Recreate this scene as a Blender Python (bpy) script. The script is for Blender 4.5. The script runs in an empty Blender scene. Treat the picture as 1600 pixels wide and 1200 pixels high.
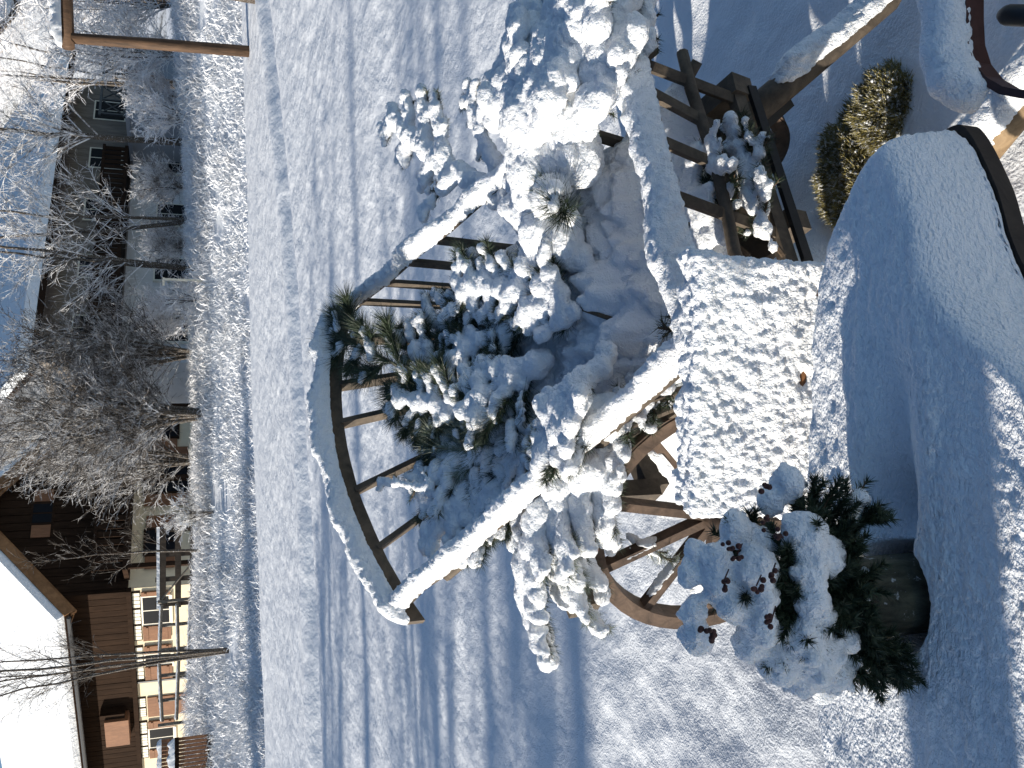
import bpy, math, random
import numpy as np
from mathutils import Vector, Matrix

random.seed(11)
rng = np.random.default_rng(11)
scene = bpy.context.scene
COL = scene.collection

# ------------------------------------------------------------------ camera, sky, sun, exposure
F_PX, PITCH = 1340.0, math.radians(19.3)          # focal length in pixels of the 1600 px side
CAM = Vector((0, 0, 1.65))
SUN_AZ = math.radians(6)                          # sun stands to the left, a little behind the camera
SUN_EL = math.radians(13.5)
SUN_DIR = Vector((-math.cos(SUN_EL) * math.cos(SUN_AZ), -math.cos(SUN_EL) * math.sin(SUN_AZ), math.sin(SUN_EL)))

cam_data = bpy.data.cameras.new('camera')
cam = bpy.data.objects.new('camera', cam_data)
COL.objects.link(cam)
cp, sp = math.cos(PITCH), math.sin(PITCH)
# the photograph was taken with the phone turned on its side: world up points to the picture's left
cam.matrix_world = Matrix(((0, 1, 0, CAM.x), (-sp, 0, -cp, CAM.y), (-cp, 0, sp, CAM.z), (0, 0, 0, 1)))
cam_data.sensor_fit = 'HORIZONTAL'
cam_data.sensor_width = 36
cam_data.lens = 36 * F_PX / 1600
cam_data.clip_start = 0.02
cam_data.clip_end = 4000
scene.camera = cam

world = bpy.data.worlds.new('World')
scene.world = world
world.use_nodes = True
wn = world.node_tree.nodes
sky = wn.new('ShaderNodeTexSky')
sky.sky_type = 'NISHITA'
sky.sun_disc = False
sky.sun_elevation = SUN_EL
sky.sun_rotation = math.atan2(SUN_DIR.x, SUN_DIR.y)
sky.altitude = 900
sky.air_density = 1.0
sky.dust_density = 0.6
sky.ozone_density = 3.0
world.node_tree.links.new(sky.outputs[0], wn['Background'].inputs[0])
wn['Background'].inputs[1].default_value = 0.086

sun_data = bpy.data.lights.new('sun', 'SUN')
sun_data.energy = 5.0
sun_data.angle = math.radians(0.55)
sun_data.color = (1.0, 0.93, 0.82)
sun = bpy.data.objects.new('sun', sun_data)
COL.objects.link(sun)
sun.rotation_euler = SUN_DIR.to_track_quat('Z', 'Y').to_euler()
sun.location = (-20, -3, 12)

scene.view_settings.view_transform = 'Standard'
scene.view_settings.look = 'None'
scene.view_settings.gamma = 1
scene.view_settings.use_curve_mapping = False
scene.view_settings.exposure = 0.58
scene.render.engine = 'CYCLES'
scene.cycles.use_denoising = True
scene.cycles.max_bounces = 8
scene.cycles.diffuse_bounces = 4

# ------------------------------------------------------------------ helpers: pixels to points
R_ = Vector((1, 0, 0)); U_ = Vector((0, sp, cp)); Fw = Vector((0, cp, -sp))
def ray(u, v):
    """u to the right 0..1200, v downwards 0..1600 in the upright picture"""
    return (Fw * F_PX + R_ * (u - 600) - U_ * (v - 800)).normalized()
def W(u, v, z=None, Y=None):
    d = ray(u, v)
    t = (z - CAM.z) / d.z if z is not None else (Y - CAM.y) / d.y
    return CAM + d * t

# ------------------------------------------------------------------ helpers: noise
def _hash(ix, iy, iz, seed):
    h = (ix.astype(np.int64) * 374761393 + iy.astype(np.int64) * 668265263 + iz.astype(np.int64) * 2147483647 + seed * 974711) & 0xffffffff
    h = ((h ^ (h >> 13)) * 1274126177) & 0xffffffff
    h = ((h ^ (h >> 16)) * 2246822519) & 0xffffffff
    return ((h ^ (h >> 15)) & 0xffff) / 32767.5 - 1.0
def vnoise(p, seed=0):
    p = np.asarray(p, dtype=np.float64)
    i = np.floor(p); f = p - i
    f = f * f * f * (f * (f * 6 - 15) + 10)
    i = i.astype(np.int64)
    x, y, z = i[..., 0], i[..., 1], i[..., 2]
    fx, fy, fz = f[..., 0], f[..., 1], f[..., 2]
    def h(a, b, c): return _hash(x + a, y + b, z + c, seed)
    c00 = h(0,0,0) * (1 - fx) + h(1,0,0) * fx
    c10 = h(0,1,0) * (1 - fx) + h(1,1,0) * fx
    c01 = h(0,0,1) * (1 - fx) + h(1,0,1) * fx
    c11 = h(0,1,1) * (1 - fx) + h(1,1,1) * fx
    return (c00 * (1 - fy) + c10 * fy) * (1 - fz) + (c01 * (1 - fy) + c11 * fy) * fz
def fbm(p, octaves=3, seed=0, gain=0.5):
    p = np.asarray(p, dtype=np.float64); a = 1.0; s = 0.0; n = 0.0
    for k in range(octaves):
        s = s + a * vnoise(p * (2.03 ** k) + 17.3 * k, seed + k); n += a; a *= gain
    return s / n
def sstep(a, b, x):
    t = np.clip((np.asarray(x, dtype=np.float64) - a) / (b - a), 0, 1)
    return t * t * (3 - 2 * t)

# ------------------------------------------------------------------ helpers: meshes
class MB:
    """collects verts and faces; mesh() makes ONE mesh"""
    def __init__(s): s.v = []; s.f = []
    def add(s, verts, faces):
        o = len(s.v)
        s.v.extend([tuple(p) for p in verts])
        s.f.extend([tuple(i + o for i in f) for f in faces])
        return s
    def box(s, c, size, ax=None):
        """ax: three axis vectors"""
        c = Vector(c); hx, hy, hz = (d / 2 for d in size)
        X, Yv, Z = ax if ax else (Vector((1,0,0)), Vector((0,1,0)), Vector((0,0,1)))
        vs = [c + X * (hx * a) + Yv * (hy * b) + Z * (hz * d) for d in (-1, 1) for b in (-1, 1) for a in (-1, 1)]
        return s.add(vs, [(0,2,3,1), (4,5,7,6), (0,1,5,4), (2,6,7,3), (0,4,6,2), (1,3,7,5)])
    def bar(s, a, b, w, h, up=(0,0,1)):
        a = Vector(a); b = Vector(b); d = b - a; L = d.length; X = d / L
        Z = Vector(up); Yv = Z.cross(X)
        if Yv.length < 1e-4: Yv = Vector((0,1,0)).cross(X)
        Yv.normalize(); Z = X.cross(Yv)
        return s.box((a + b) / 2, (L, w, h), (X, Yv, Z))
    def tube(s, pts, radii, n=8, cap=True, jit=0.0):
        pts = [Vector(p) for p in pts]
        if not hasattr(radii, '__len__'): radii = [radii] * len(pts)
        vs = []; fs = []
        prev = None
        for k, p in enumerate(pts):
            t = (pts[min(k + 1, len(pts) - 1)] - pts[max(k - 1, 0)])
            if t.length < 1e-9: t = Vector((0,0,1))
            t.normalize()
            if prev is None:
                prev = t.orthogonal().normalized()
            a = (prev - t * prev.dot(t))
            if a.length < 1e-6: a = t.orthogonal()
            a.normalize(); prev = a; b = t.cross(a)
            for i in range(n):
                th = 2 * math.pi * i / n
                r = radii[k] * (1 + (random.uniform(-jit, jit) if jit else 0))
                vs.append(p + (a * math.cos(th) + b * math.sin(th)) * r)
        for k in range(len(pts) - 1):
            for i in range(n):
                j = (i + 1) % n
                fs.append((k * n + i, k * n + j, (k + 1) * n + j, (k + 1) * n + i))
        if cap:
            fs.append(tuple(reversed(range(n)))); fs.append(tuple(range((len(pts) - 1) * n, len(pts) * n)))
        return s.add(vs, fs)
    def prism(s, poly, d):
        """poly: list of points (planar), extruded by vector d"""
        d = Vector(d); n = len(poly); poly = [Vector(p) for p in poly]
        vs = poly + [p + d for p in poly]
        fs = [tuple(reversed(range(n))), tuple(range(n, 2 * n))] + [(i, (i + 1) % n, (i + 1) % n + n, i + n) for i in range(n)]
        return s.add(vs, fs)
    def mesh(s, name, origin=(0,0,0), smooth=False):
        o = Vector(origin)
        m = bpy.data.meshes.new(name)
        m.from_pydata([(p[0] - o.x, p[1] - o.y, p[2] - o.z) for p in s.v], [], s.f)
        if smooth: m.polygons.foreach_set('use_smooth', [True] * len(m.polygons))
        m.update()
        return m
def np_mesh(name, verts, faces, smooth=True, origin=None):
    verts = np.asarray(verts, dtype=np.float32).copy(); faces = np.asarray(faces, dtype=np.int32)
    if origin is not None: verts -= np.array(origin, dtype=np.float32)
    k = faces.shape[1]
    m = bpy.data.meshes.new(name)
    m.vertices.add(len(verts)); m.vertices.foreach_set('co', verts.ravel())
    m.loops.add(faces.size); m.loops.foreach_set('vertex_index', faces.ravel())
    m.polygons.add(len(faces))
    m.polygons.foreach_set('loop_start', np.arange(0, faces.size, k, dtype=np.int32))
    m.polygons.foreach_set('loop_total', np.full(len(faces), k, dtype=np.int32))
    m.polygons.foreach_set('use_smooth', np.full(len(faces), smooth))
    m.update(calc_edges=True); m.validate()
    return m
def grid_faces(nr, nc, wrap=False):
    r = np.arange(nr - 1)[:, None]; c = np.arange(nc if wrap else nc - 1)[None, :]
    c2 = (c + 1) % nc
    a = r * nc + c; b = r * nc + c2; d = (r + 1) * nc + c2; e = (r + 1) * nc + c
    return np.stack([a, b, d, e], -1).reshape(-1, 4)
def tag(o, label=None, cat=None, group=None, kind=None):
    if label: o['label'] = label
    if cat: o['category'] = cat
    if group: o['group'] = group
    if kind: o['kind'] = kind
    return o
def thing(name, label, cat, loc=(0,0,0), group=None):
    o = bpy.data.objects.new(name, None); COL.objects.link(o)
    o.empty_display_size = 0.1
    o.location = loc
    return tag(o, label, cat, group)
def link(name, mesh, material, parent=None, kind=None, label=None):
    o = bpy.data.objects.new(name, mesh); COL.objects.link(o)
    if material and not mesh.materials: mesh.materials.append(material)
    if parent: o.parent = parent
    if kind: o['kind'] = kind
    if label: o['label'] = label
    return o
def org(t):
    """world origin of a thing or part"""
    o = Vector((0,0,0)); k = t
    while k is not None: o = o + Vector(k.location); k = k.parent
    return o
def part(name, mb, material, parent, smooth=False, kind=None, label=None):
    return link(name, mb.mesh(name, org(parent), smooth), material, parent, kind, label)
def part_np(name, verts, faces, material, parent, smooth=True, kind=None, label=None):
    return link(name, np_mesh(name, verts, faces, smooth, org(parent)), material, parent, kind, label)

# ------------------------------------------------------------------ materials
def mat(name):
    m = bpy.data.materials.new(name); m.use_nodes = True
    return m, m.node_tree.nodes, m.node_tree.links, m.node_tree.nodes['Principled BSDF']
def noise_node(nt, scale, detail=4, rough=0.55, vec=None, dist=0.0):
    n = nt.nodes.new('ShaderNodeTexNoise')
    n.inputs['Scale'].default_value = scale; n.inputs['Detail'].default_value = detail; n.inputs['Roughness'].default_value = rough
    n.inputs['Distortion'].default_value = dist
    if vec is not None: nt.links.new(vec, n.inputs['Vector'])
    return n
def coords(nt, scale=None, kind='Object'):
    tc = nt.nodes.new('ShaderNodeTexCoord')
    if scale is None: return tc.outputs[kind]
    mp = nt.nodes.new('ShaderNodeMapping'); mp.inputs['Scale'].default_value = scale
    nt.links.new(tc.outputs[kind], mp.inputs['Vector'])
    return mp.outputs[0]
def ramp(nt, fac, stops):
    r = nt.nodes.new('ShaderNodeValToRGB')
    el = r.color_ramp.elements
    while len(el) < len(stops): el.new(0.5)
    for e, (p, c) in zip(el, stops):
        e.position = p; e.color = (c[0], c[1], c[2], 1)
    nt.links.new(fac, r.inputs[0])
    return r.outputs[0]
def bump(nt, height, strength, dist, prev=None):
    b = nt.nodes.new('ShaderNodeBump'); b.inputs['Strength'].default_value = strength; b.inputs['Distance'].default_value = dist
    nt.links.new(height, b.inputs['Height'])
    if prev is not None: nt.links.new(prev, b.inputs['Normal'])
    return b.outputs[0]

def snow_material(name, col=(0.86, 0.88, 0.905), s1=60, d1=0.012, s2=260, d2=0.004, sss=0.0, s3=None, d3=0, stretch=None):
    m, n, l, b = mat(name); nt = m.node_tree
    co = coords(nt, stretch) if stretch else coords(nt)
    n1 = noise_node(nt, s1, 3, 0.6, co); n2 = noise_node(nt, s2, 2, 0.6, co)
    n0 = noise_node(nt, 3.0, 2, 0.5, co)
    l.new(ramp(nt, n0.outputs[0], [(0.3, tuple(c * 0.97 for c in col)), (0.7, col)]), b.inputs['Base Color'])
    nb = bump(nt, n1.outputs[0], 1.0, d1); nb = bump(nt, n2.outputs[0], 1.0, d2, nb)
    if s3: nb = bump(nt, noise_node(nt, s3, 3, 0.5, co).outputs[0], 1.0, d3, nb)
    l.new(nb, b.inputs['Normal'])
    b.inputs['Roughness'].default_value = 0.62
    b.inputs['Specular IOR Level'].default_value = 0.35
    if sss:
        b.inputs['Subsurface Weight'].default_value = sss
        b.inputs['Subsurface Radius'].default_value = (1.0, 1.1, 1.25)
        b.inputs['Subsurface Scale'].default_value = 0.008
    return m
M = {}
M['snow'] = snow_material('snow', s1=85, d1=0.006, s2=240, d2=0.0042, sss=0.25)
M['snow_table'] = snow_material('snow_table', s1=60, d1=0.003, s2=230, d2=0.006, sss=0.2, stretch=(.55, 1, 1))
M['snow_lawn'] = snow_material('snow_lawn', s1=20, d1=0.007, s2=120, d2=0.004, s3=4.0, d3=0.04)
M['snow_far'] = snow_material('snow_far', s1=3, d1=0.05, s2=12, d2=0.02)

def wood_material(name, dark, light, scale=(4, 4, 60), rough=0.75, frost=0.0, bumpd=0.003):
    m, n, l, b = mat(name); nt = m.node_tree
    co = coords(nt, scale)
    n1 = noise_node(nt, 3.0, 6, 0.65, co, 0.6)
    n2 = noise_node(nt, 0.7, 3, 0.6, co)
    mx = nt.nodes.new('ShaderNodeMix'); mx.data_type = 'FLOAT'
    mx.inputs[0].default_value = 0.4
    l.new(n1.outputs[0], mx.inputs[2]); l.new(n2.outputs[0], mx.inputs[3])
    c = ramp(nt, mx.outputs[0], [(0.32, dark), (0.5, tuple((a + e) / 2 for a, e in zip(dark, light))), (0.66, light)])
    if frost:
        n3 = noise_node(nt, 45, 4, 0.7, coords(nt))
        r = nt.nodes.new('ShaderNodeMapRange'); r.inputs[1].default_value = 0.62 - frost * 0.3; r.inputs[2].default_value = 0.72 - frost * 0.2
        l.new(n3.outputs[0], r.inputs[0])
        mc = nt.nodes.new('ShaderNodeMix'); mc.data_type = 'RGBA'
        l.new(r.outputs[0], mc.inputs[0]); l.new(c, mc.inputs[6]); mc.inputs[7].default_value = (0.78, 0.8, 0.83, 1)
        c = mc.outputs[2]
    l.new(c, b.inputs['Base Color'])
    l.new(bump(nt, n1.outputs[0], 0.8, bumpd), b.inputs['Normal'])
    b.inputs['Roughness'].default_value = rough
    b.inputs['Specular IOR Level'].default_value = 0.3
    return m
M['cart_wood'] = wood_material('cart_wood', (0.035, 0.028, 0.022), (0.135, 0.105, 0.076), (9, 9, 9))
M['wheel_wood'] = wood_material('wheel_wood', (0.03, 0.02, 0.015), (0.15, 0.1, 0.07), (9, 9, 9))
M['pole_wood'] = wood_material('pole_wood', (0.12, 0.075, 0.04), (0.33, 0.23, 0.13), (10, 10, 10))
M['post_wood'] = wood_material('post_wood', (0.03, 0.019, 0.012), (0.135, 0.078, 0.045), (9, 9, 1.6))
M['table_wood'] = wood_material('table_wood', (0.02, 0.015, 0.012), (0.06, 0.045, 0.035), (6, 6, 6))
M['chalet_wood'] = wood_material('chalet_wood', (0.016, 0.0095, 0.0065), (0.042, 0.025, 0.016), (5, 5, 0.6))
M['house_wood'] = wood_material('house_wood', (0.12, 0.1, 0.082), (0.25, 0.215, 0.18), (5, 5, 0.6))
M['chalet_wood'].node_tree.nodes['Principled BSDF'].inputs['Specular IOR Level'].default_value = 0.02
M['fascia_wood'] = wood_material('fascia_wood', (0.14, 0.065, 0.025), (0.32, 0.17, 0.075), (2, 2, 2))
M['shutter_wood'] = wood_material('shutter_wood', (0.15, 0.068, 0.034), (0.27, 0.13, 0.065), (4, 4, 1))
M['fence_wood'] = wood_material('fence_wood', (0.03, 0.022, 0.016), (0.09, 0.068, 0.05), (5, 5, 2))
M['grey_wood'] = wood_material('grey_wood', (0.09, 0.076, 0.06), (0.25, 0.22, 0.18), (6, 6, 3))
M['bark'] = wood_material('bark', (0.035, 0.026, 0.019), (0.12, 0.095, 0.07), (14, 14, 4), frost=0.15, bumpd=0.01)
M['pot_bark'] = wood_material('pot_bark', (0.02, 0.019, 0.014), (0.13, 0.12, 0.08), (26, 26, 9), frost=0.03, bumpd=0.008)
M['twig_brown'] = wood_material('twig_brown', (0.05, 0.035, 0.022), (0.16, 0.11, 0.07), (20, 20, 20))

def frost_material(name, brown, white, bias):
    """hoar-covered twigs: rime in patches along the wood"""
    m, n, l, b = mat(name); nt = m.node_tree
    n1 = noise_node(nt, 2.6, 5, 0.75, coords(nt))
    l.new(ramp(nt, n1.outputs[0], [(bias - 0.07, brown), (bias + 0.07, white)]), b.inputs['Base Color'])
    b.inputs['Roughness'].default_value = 0.8
    return m
M['frost_twigs'] = frost_material('frost_twigs', (0.15, 0.13, 0.112), (0.82, 0.82, 0.83), 0.472)
M['frost_twigs_dim'] = frost_material('frost_twigs_dim', (0.075, 0.06, 0.047), (0.7, 0.7, 0.71), 0.535)
M['dark_twigs'] = frost_material('dark_twigs', (0.06, 0.048, 0.037), (0.42, 0.41, 0.4), 0.6)
M['white_twigs'] = frost_material('white_twigs', (0.32, 0.28, 0.25), (0.82, 0.82, 0.84), 0.42)
M['frost_grass'] = frost_material('frost_grass', (0.6, 0.6, 0.6), (0.86, 0.87, 0.89), 0.40)
M['rime_grass'] = frost_material('rime_grass', (0.6, 0.57, 0.54), (0.87, 0.87, 0.88), 0.38)

def needle_material(name, dark, light, scale=30):
    m, n, l, b = mat(name); nt = m.node_tree
    n1 = noise_node(nt, scale, 4, 0.6, coords(nt))
    l.new(ramp(nt, n1.outputs[0], [(0.35, dark), (0.65, light)]), b.inputs['Base Color'])
    b.inputs['Roughness'].default_value = 0.5
    b.inputs['Specular IOR Level'].default_value = 0.4
    return m
M['needles'] = needle_material('needles', (0.015, 0.026, 0.015), (0.05, 0.072, 0.036))
M['needles_blue'] = needle_material('needles_blue', (0.03, 0.045, 0.035), (0.085, 0.11, 0.085))
M['needles_frosted'] = needle_material('needles_frosted', (0.05, 0.07, 0.035), (0.3, 0.33, 0.27), 60)
m, n, l, b = mat('shrub_leaf'); M['shrub_leaf'] = m
_c = ramp(m.node_tree, noise_node(m.node_tree, 26, 4, .6, coords(m.node_tree)).outputs[0], [(.35, (.10, .09, .028)), (.65, (.36, .30, .10))])
_f = m.node_tree.nodes.new('ShaderNodeMapRange'); _f.inputs[1].default_value = .52; _f.inputs[2].default_value = .64
l.new(noise_node(m.node_tree, 110, 2, .6, coords(m.node_tree)).outputs[0], _f.inputs[0])
_m = m.node_tree.nodes.new('ShaderNodeMix'); _m.data_type = 'RGBA'; l.new(_f.outputs[0], _m.inputs[0]); l.new(_c, _m.inputs[6]); _m.inputs[7].default_value = (.72, .73, .74, 1)
l.new(_m.outputs[2], b.inputs['Base Color']); b.inputs['Roughness'].default_value = .6
M['spruce_far'] = needle_material('spruce_far', (0.015, 0.025, 0.015), (0.05, 0.065, 0.04), 3)

def flat_material(name, col, rough=0.7, scale=4, var=0.12, metal=0.0, spec=0.4):
    m, n, l, b = mat(name); nt = m.node_tree
    n1 = noise_node(nt, scale, 5, 0.65, coords(nt))
    l.new(ramp(nt, n1.outputs[0], [(0.3, tuple(c * (1 - var) for c in col)), (0.7, tuple(c * (1 + var) for c in col))]), b.inputs['Base Color'])
    l.new(bump(nt, n1.outputs[0], 0.3, 0.01 / scale * 4), b.inputs['Normal'])
    b.inputs['Roughness'].default_value = rough; b.inputs['Metallic'].default_value = metal
    b.inputs['Specular IOR Level'].default_value = spec
    return m
M['plaster'] = flat_material('plaster', (0.74, 0.63, 0.44), 0.9, 2, 0.08)
M['white_paint'] = flat_material('white_paint', (0.75, 0.69, 0.56), 0.6, 5, 0.05)
M['grey_plaster'] = flat_material('grey_plaster', (0.30, 0.30, 0.31), 0.9, 1.5, 0.06)
M['pale_plaster'] = flat_material('pale_plaster', (0.60, 0.59, 0.57), 0.9, 1.5, 0.1)
M['dark_metal'] = flat_material('dark_metal', (0.03, 0.032, 0.035), 0.5, 10, 0.2)
M['iron'] = flat_material('iron', (0.02, 0.02, 0.02), 0.55, 20, 0.3, 0.4)
M['red_paint'] = flat_material('red_paint', (0.055, 0.02, 0.016), 0.5, 25, 0.4)
M['rubber'] = flat_material('rubber', (0.018, 0.019, 0.022), 0.45, 30, 0.25)
M['berry'] = flat_material('berry', (0.04, 0.01, 0.009), 0.65, 60, 0.45)
M['wicker'] = flat_material('wicker', (0.20, 0.085, 0.03), 0.6, 40, 0.35)
m, n, l, b = mat('window_glass'); b.inputs['Base Color'].default_value = (0.012, 0.013, 0.016, 1); b.inputs['Roughness'].default_value = 0.25; b.inputs['Specular IOR Level'].default_value = 0.03; M['glass'] = m

# ------------------------------------------------------------------ the setting: ground
def G0(x, y):
    x = np.asarray(x, dtype=np.float64); y = np.asarray(y, dtype=np.float64)
    rise = 0.07 * (np.sqrt((y - 3) ** 2 + 1.2) + (y - 3)) / 2                       # lawn climbs gently away
    tilt = 0.03 * np.clip(x, -14, 14) * sstep(9, 16, y)
    lawn = rise + tilt
    top = 1.95 + 0.0032 * np.clip(x, -16, 20) ** 2 * (x > -30) + 0.018 * np.clip(x, -10, 16)
    bank = 0.45 + (top - 0.45) * sstep(18.2, 24.6, y)
    ditch = lawn + (0.4 - lawn) * sstep(16.3, 18.2, y)
    z = np.where(y < 18.2, ditch, bank)
    z = z + np.clip(y - 60, 0, 400) * 0.05
    return z
def ground_z(x, y):
    return float(G0(x, y))
def Gn(x, y):
    """ground with its relief"""
    z = G0(x, y)
    P = np.stack([x, y, np.zeros_like(x)], -1)
    near = 1 - sstep(30, 50, y)
    z = z + near * 0.035 * fbm(P * np.array([0.35, 0.9, 1]), 2, 3)
    # low drifts running across the lawn
    z = z + near * sstep(2.5, 6, y) * 0.035 * fbm(P * np.array([0.16, 0.6, 1]) + 5, 2, 9)
    z = z - 0.10 * np.exp(-((y - 11.3 - 0.32 * x - 0.015 * x * x) / 0.16) ** 2) * sstep(4, 9, y)      # an old ski track
    z = z + 0.05 * np.exp(-((y - 11.75 - 0.32 * x - 0.015 * x * x) / 0.22) ** 2) * sstep(4, 9, y)
    det = 1 - sstep(12, 20, y)
    d = fbm(P * 3.2, 3, 21)
    z = z + near * det * 0.014 * d * (.6 + .8 * sstep(-.3, .4, fbm(P * .8, 2, 40)))
    e = fbm(P * 11.0, 2, 33)
    z = z + near * det * 0.0038 * e
    return z
ys = np.concatenate([np.geomspace(0.25, 18.0, 520) , np.linspace(18.15, 30, 70), np.geomspace(30.5, 900, 46)])
cs = np.sign(np.linspace(-1, 1, 561)) * np.abs(np.linspace(-1, 1, 561)) ** 1.25
YY, CC = np.meshgrid(ys, cs, indexing='ij')
XX = CC * (1.6 + 0.95 * YY)
ZZ = Gn(XX, YY)
gm = np_mesh('ground', np.stack([XX, YY, ZZ], -1).reshape(-1, 3), grid_faces(len(ys), len(cs))[:, ::-1])
ground = link('snowy_ground', gm, M['snow_lawn'], kind='structure')
# ground behind the camera
yb = np.linspace(-30, 0.26, 40); xb = np.linspace(-30, 30, 60)
Yb, Xb = np.meshgrid(yb, xb, indexing='ij')
link('snowy_ground', np_mesh('ground_back', np.stack([Xb, Yb, Gn(Xb, Yb) - 0.012], -1).reshape(-1, 3), grid_faces(40, 60)[:, ::-1]), M['snow_lawn'], kind='structure')

# mountains behind the houses
def mountain_material():
    m, n, l, b = mat('mountain'); nt = m.node_tree
    n1 = noise_node(nt, 0.03, 8, 0.7, coords(nt)); n2 = noise_node(nt, 0.35, 4, 0.7, coords(nt))
    mx = nt.nodes.new('ShaderNodeMix'); mx.data_type = 'FLOAT'; mx.inputs[0].default_value = 0.5
    l.new(n1.outputs[0], mx.inputs[2]); l.new(n2.outputs[0], mx.inputs[3])
    l.new(ramp(nt, mx.outputs[0], [(0.40, (0.2, 0.2, 0.2)), (0.47, (0.6, 0.61, 0.62)), (0.56, (0.84, 0.85, 0.87))]), b.inputs['Base Color'])
    b.inputs['Roughness'].default_value = 0.9
    return m
M['mountain'] = mountain_material()
xm = np.linspace(-700, 900, 160); ym = np.linspace(300, 900, 60)
Ym, Xm = np.meshgrid(ym, xm, indexing='ij')
Pm = np.stack([Xm, Ym, 0 * Xm], -1)
Zm = 14 + (Ym - 300) * (0.55 + 0.12 * fbm(Pm * 0.004, 2, 4)) + 34 * fbm(Pm * 0.012, 4, 8) * sstep(300, 420, Ym) - 0.10 * (Ym - 300) * sstep(-40, -260, Xm)
Zm = Zm * (1 - 0.75 * sstep(-60, -220, Xm))
link('mountain', np_mesh('mountain', np.stack([Xm, Ym, Zm], -1).reshape(-1, 3), grid_faces(60, 160)[:, ::-1]), M['mountain'], kind='structure')

# ------------------------------------------------------------------ snow builders
def lathe_unit(sub=2):
    import bmesh
    bm = bmesh.new(); bmesh.ops.create_icosphere(bm, subdivisions=sub, radius=1)
    v = np.array([p.co[:] for p in bm.verts]); f = np.array([[q.index for q in t.verts] for t in bm.faces]); bm.free()
    return v, f
ICO_V, ICO_F = lathe_unit(2)
def snow_blobs(name, blobs, voxel, parent, noise=0.005, ns=45, seed=1, fine=0.002, mat_=None, smooth_iter=3, kind=None):
    """blobs: list of (point, radius or (rx,ry,rz)); united by a voxel remesh, then roughened like settled snow"""
    vs = []; fs = []; o = 0
    for p, r in blobs:
        rr = np.array(r if hasattr(r, '__len__') else (r, r, r * 0.85))
        vs.append(ICO_V * rr + np.array(p)); fs.append(ICO_F + o); o += len(ICO_V)
    me = np_mesh(name + '_src', np.concatenate(vs), np.concatenate(fs))
    ob = bpy.data.objects.new(name + '_src', me); COL.objects.link(ob)
    rm = ob.modifiers.new('r', 'REMESH'); rm.mode = 'VOXEL'; rm.voxel_size = voxel; rm.use_smooth_shade = True
    if smooth_iter:
        sm = ob.modifiers.new('s', 'SMOOTH'); sm.iterations = smooth_iter; sm.factor = 0.5
    dg = bpy.context.evaluated_depsgraph_get()
    ev = ob.evaluated_get(dg)
    m2 = bpy.data.meshes.new_from_object(ev)
    bpy.data.objects.remove(ob); bpy.data.meshes.remove(me)
    nv = len(m2.vertices)
    co = np.empty(nv * 3, dtype=np.float32); m2.vertices.foreach_get('co', co); co = co.reshape(-1, 3)
    no = np.empty(nv * 3, dtype=np.float32); m2.vertex_normals.foreach_get('vector', no); no = no.reshape(-1, 3)
    d = noise * fbm(co * ns, 3, seed) + noise * .45 * fbm(co * ns * 2.7, 2, seed + 4) + fine * vnoise(co * ns * 5, seed + 9)
    co = co + no * d[:, None]
    co -= np.array(org(parent), dtype=np.float32)
    m2.vertices.foreach_set('co', co.astype(np.float32).ravel())
    m2.polygons.foreach_set('use_smooth', [True] * len(m2.polygons))
    m2.name = name; m2.materials.clear(); m2.update()
    return link(name, m2, mat_ or M['snow'], parent, kind)
def resample(pts, n):
    pts = np.array([tuple(p) for p in pts]); d = np.r_[0, np.cumsum(np.linalg.norm(np.diff(pts, axis=0), axis=1))]
    t = np.linspace(0, d[-1], n)
    return np.stack([np.interp(t, d, pts[:, k]) for k in range(3)], -1)
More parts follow.
